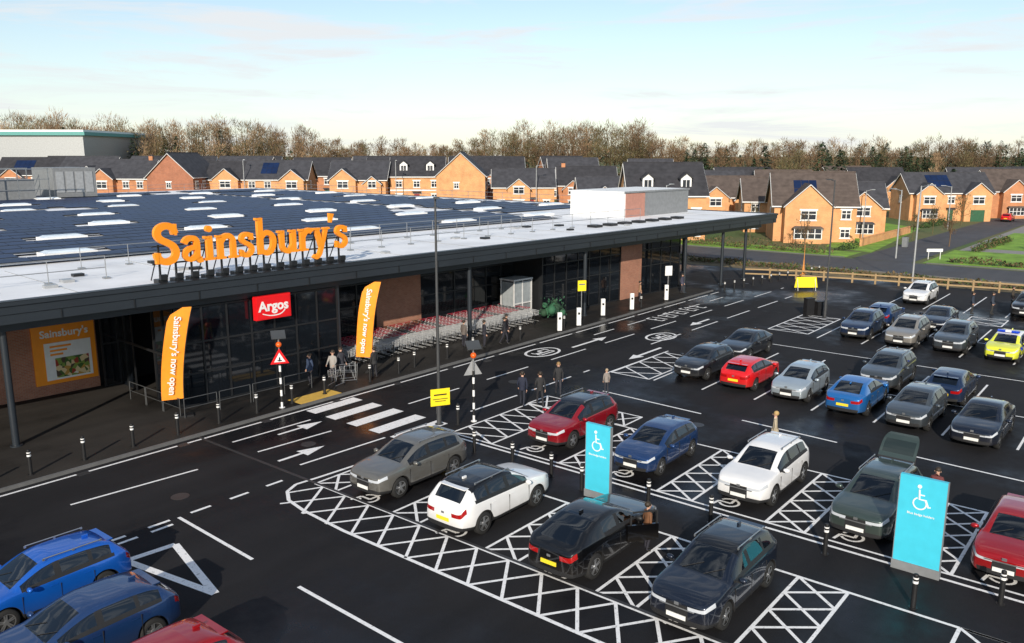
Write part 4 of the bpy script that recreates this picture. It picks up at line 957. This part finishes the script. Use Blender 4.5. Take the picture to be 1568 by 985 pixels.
hedge('hedge',[(103.5,34),(104.5,58),(103,80)],1.3,1.6,[M_h1,M_h2]); hedge('hedge',[(108,34),(112,33)],1.0,1.2,[M_h2,M_h3]); hedge('hedge',[(86,5),(87,30),(87,50)],.6,2.0,[M_h1,M_h2]); hedge('hedge',[(117,20),(135,19)],1.0,1.2,[M_h2,M_h1]); hedge('hedge',[(104,12),(104,20)],.8,1.2,[M_h1,M_h3]); hedge('hedge',[(150,34),(162,33)],1.1,1.1,[M_h2,M_h3])
mb=MB(); mb.bb(115,140,33.2,33.45,0,1.0,0) ; mb.bb(114.9,140.1,33.15,33.5,1.0,1.06,0); mb.obj('garden_wall',[HB[1]])

# ------------------------------------------------------------------ trees
def bare(mb,x,y,z,h,mats,n=330,tall=False,ws=1.0):
    m=random.choice(mats)
    tx,ty=U(-.6,.6),U(-.6,.6)
    mb.cyl((x,y,z-.3),(x+tx*.3,y+ty*.3,z+h*.5),.016*h,.009*h,5,m,False); mb.cyl((x+tx*.3,y+ty*.3,z+h*.5),(x+tx,y+ty,z+h*.9),.009*h,.03,4,m,False)
    cl=[]
    wr=h*(.15 if tall else U(.22,.30))
    for i in range(12):
        a=U(0,6.28);rr=wr*U(.25,1.0);zz=z+h*U(.36,.86)
        if zz>z+h*.7: rr*=.65
        e=Vector((x+math.cos(a)*rr,y+math.sin(a)*rr,zz)); z0=z+h*U(.2,.5)
        mb.cyl((x,y,z0),e,.005*h,.03,3,m,False); cl.append((e,h*U(.10,.17)))
    cl.append((Vector((x+tx,y+ty,z+h*.88)),h*.11))
    for i in range(n):
        c,r=random.choice(cl); d=Vector((U(-1,1),U(-1,1),U(-1,1)))
        if d.length<.05: continue
        d.normalize(); p=c+Vector((d.x,d.y,d.z*.85))*r*U(.1,1)
        g=(d*.8+Vector((U(-.5,.5),U(-.5,.5),U(.3,1.3)))).normalized(); L=h*U(.035,.085)
        s=Vector((U(-1,1),U(-1,1),U(-.3,.3))).normalized()*U(.05,.12)*ws
        q_=p+g*L; mb.add([p-s,p+s,q_],[(0,1,2)],m if R()<.75 else random.choice(mats))
def pine(mb,x,y,z,h,mats,n=380):
    mb.cyl((x,y,z-.3),(x,y,z+h*.95),.02*h,.03,5,0,False); wk=U(.2,.3)
    for i in range(n):
        t=U(.15,1.0); r=h*wk*(1-t)**.7*U(.4,1.2)+.15; a=U(0,6.28)
        c=Vector((x+math.cos(a)*r,y+math.sin(a)*r,z+h*t)); s=U(.35,.9)*(1.2-t*.6)
        u=Vector((math.cos(a),math.sin(a),-.35))*s; v=Vector((-math.sin(a),math.cos(a),U(-.3,.3)))*s*.6
        mb.add([c-u*.6-v,c-u*.6+v,c+u+Vector((0,0,U(-.2,.4)))],[(0,1,2)],random.choice(mats))
TM=[mat('bark',(.07,.05,.035),.9),mat('twigs_brown',(.16,.10,.055),.95,var=.3,scale=.05),mat('twigs_tan',(.28,.19,.11),.95,var=.3,scale=.05),mat('twigs_olive',(.12,.10,.045),.95,var=.3,scale=.05),mat('pine_green',(.03,.06,.02),.9,var=.3,scale=.1),mat('pine_dark',(.016,.035,.015),.9,var=.3,scale=.1)]
prof=[(-165,26),(-140,27),(-120,23),(-100,25),(-80,24),(-60,19),(-45,17),(-36,18),(-28,14),(-16,18.5),(0,21.5),(12,24),(30,25),(44,24),(50,17.5),(62,17),(90,17.5),(130,18.5),(165,19),(230,19)]
def ph(r):
    for (a,h1),(b,h2) in zip(prof,prof[1:]):
        if a<=r<=b: return h1+(h2-h1)*(r-a)/(b-a)
    return 17
tl=MB()
P0=Vector((209.5,170.4)); dr_=Vector((.631,-.776)); df=Vector((.776,.631))
for layer,(off,step,sc) in enumerate(((0,5.0,.76),(10,3.6,.88),(22,3.0,.95),(38,2.8,1.0))):
    r=-178
    while r<218:
        rr=r+U(-2,2); p=P0+dr_*rr*(1+off/270)+df*(off+U(-5,5)); h=ph(rr)*sc*U(.84,1.05)*(1+.06*math.sin(rr*.21+layer))-hgt(p.x,p.y)*.8; z=hgt(p.x,p.y)
        grp=math.sin(rr*.11+1.3)+math.sin(rr*.047)
        ev=(55<rr<215 and layer<3 and R()<.40+.3*grp) or (-150<rr<-75 and layer<2 and R()<.25)
        if ev: pine(tl,p.x,p.y,z,h*U(.82,.98),[4,4,5],420)
        else:
            tall=R()<.10; bare(tl,p.x,p.y,z,h*(1.10 if tall else 1),([1,1,3] if rr>-60 else [1,2,3]) if not tall else [2,2,1],640,tall)
        r+=step
tl.obj('distant_trees',TM)
tl=MB()
for i in range(22000):
    r=U(-190,230);o_=U(-6,44); p=P0+dr_*r+df*o_; z=hgt(p.x,p.y)+R()*ph(r)*(.36+.14*math.sin(r*.3)+.1*math.sin(r*.83)); s=U(.4,1.1)
    a=Vector((U(-1,1),U(-1,1),U(-.2,1)))*s; b=Vector((U(-1,1),U(-1,1),U(-.5,.5)))*s*.5; c=Vector((p.x,p.y,z)); tl.add([c-b,c+b,c+a],[(0,1,2)],random.choice((1,3,0,4,5) if r>50 else (1,3,1,1,5)))
tl.obj('woodland_understorey',TM)
for x,y,h,k in((107,38,5,0),(113,48,5.5,0),(140,30,5,0),(160,30,6,0),(128,30,4,0),(122,24,5,0),(170,20,6,0),(187,60,13,1),(205,70,15,1),(180,74,14,1),(146,80,9,0),(103,70,7,0),(120,12,4.5,0),(134,5,5,0),(165,45,7,0),(150,62,8,0),(200,40,9,1),(185,46,8,0)):
    mb=MB(); z=hgt(x,y)
    if k: pine(mb,0,0,0,h,[4,5],500); mb.obj('pine_tree',TM,None,(x,y,z))
    else: bare(mb,0,0,0,h,[1,3],420,False,.5); mb.obj('bare_tree',TM,None,(x,y,z))

# ------------------------------------------------------------------ sun, sky, camera
az=Vector((-.85,-.52)).normalized(); el=D(23)
sd=Vector((az.x*math.cos(el),az.y*math.cos(el),math.sin(el)))
sl=bpy.data.lights.new('sun','SUN'); sl.energy=5.0; sl.angle=D(.5); sl.color=(1,.90,.76); so=bpy.data.objects.new('sun',sl); COL.objects.link(so)
so.rotation_euler=(-sd).to_track_quat('-Z','Y').to_euler(); so.location=(0,0,60)
w=bpy.data.worlds.new('World'); scene.world=w; w.use_nodes=True; nt=w.node_tree; L=nt.links.new;N=nt.nodes.new
bg=nt.nodes['Background']; sk=N('ShaderNodeTexSky'); sk.sky_type='NISHITA'; sk.sun_disc=False; sk.sun_elevation=el; sk.sun_rotation=math.atan2(az.x,az.y)%(2*math.pi)
sk.air_density=1.0; sk.dust_density=.2; sk.ozone_density=1.1; bg.inputs[1].default_value=.14
tc=N('ShaderNodeTexCoord'); sep=N('ShaderNodeSeparateXYZ'); L(tc.outputs['Generated'],sep.inputs[0])
mp=N('ShaderNodeMapping'); mp.inputs['Scale'].default_value=(1.8,1.8,17); mp.inputs['Location'].default_value=(.9,.4,.6); L(tc.outputs['Generated'],mp.inputs['Vector'])
no=N('ShaderNodeTexNoise'); no.inputs['Scale'].default_value=2.3; no.inputs['Detail'].default_value=9; no.inputs['Roughness'].default_value=.6; no.inputs['Distortion'].default_value=.5; L(mp.outputs[0],no.inputs['Vector'])
cr=N('ShaderNodeValToRGB'); cr.color_ramp.elements[0].position=.49; cr.color_ramp.elements[1].position=.66; cr.color_ramp.elements[1].color=(.9,.9,.9,1); L(no.outputs['Fac'],cr.inputs[0])
hz=N('ShaderNodeMapRange'); hz.inputs['From Min'].default_value=0.0; hz.inputs['From Max'].default_value=.20; hz.inputs['To Min'].default_value=.62; hz.inputs['To Max'].default_value=.06; L(sep.outputs[2],hz.inputs['Value'])
# haze tint first, then clouds of a slightly warmer, brighter white
m1=N('ShaderNodeMix'); m1.data_type='RGBA'; L(hz.outputs[0],m1.inputs[0]); L(sk.outputs[0],m1.inputs[6]); m1.inputs[7].default_value=(5.2,5.9,6.3,1)
mc=N('ShaderNodeMix'); mc.data_type='RGBA'; L(cr.outputs[0],mc.inputs[0]); L(m1.outputs[2],mc.inputs[6]); mc.inputs[7].default_value=(6.0,6.15,6.3,1)
L(mc.outputs[2],bg.inputs[0])
cd=bpy.data.cameras.new('camera'); cd.sensor_width=36; cd.lens=1262/1568*36; cd.clip_end=6000; cd.clip_start=.1
co=bpy.data.objects.new('camera',cd); COL.objects.link(co); co.location=(0,0,12)
th=math.atan(1046/1287); pi_=math.atan(255/1262)
co.rotation_euler=(math.pi/2-pi_,0,th-math.pi/2); scene.camera=co
scene.view_settings.view_transform='Standard'; scene.view_settings.look='None'; scene.view_settings.exposure=0
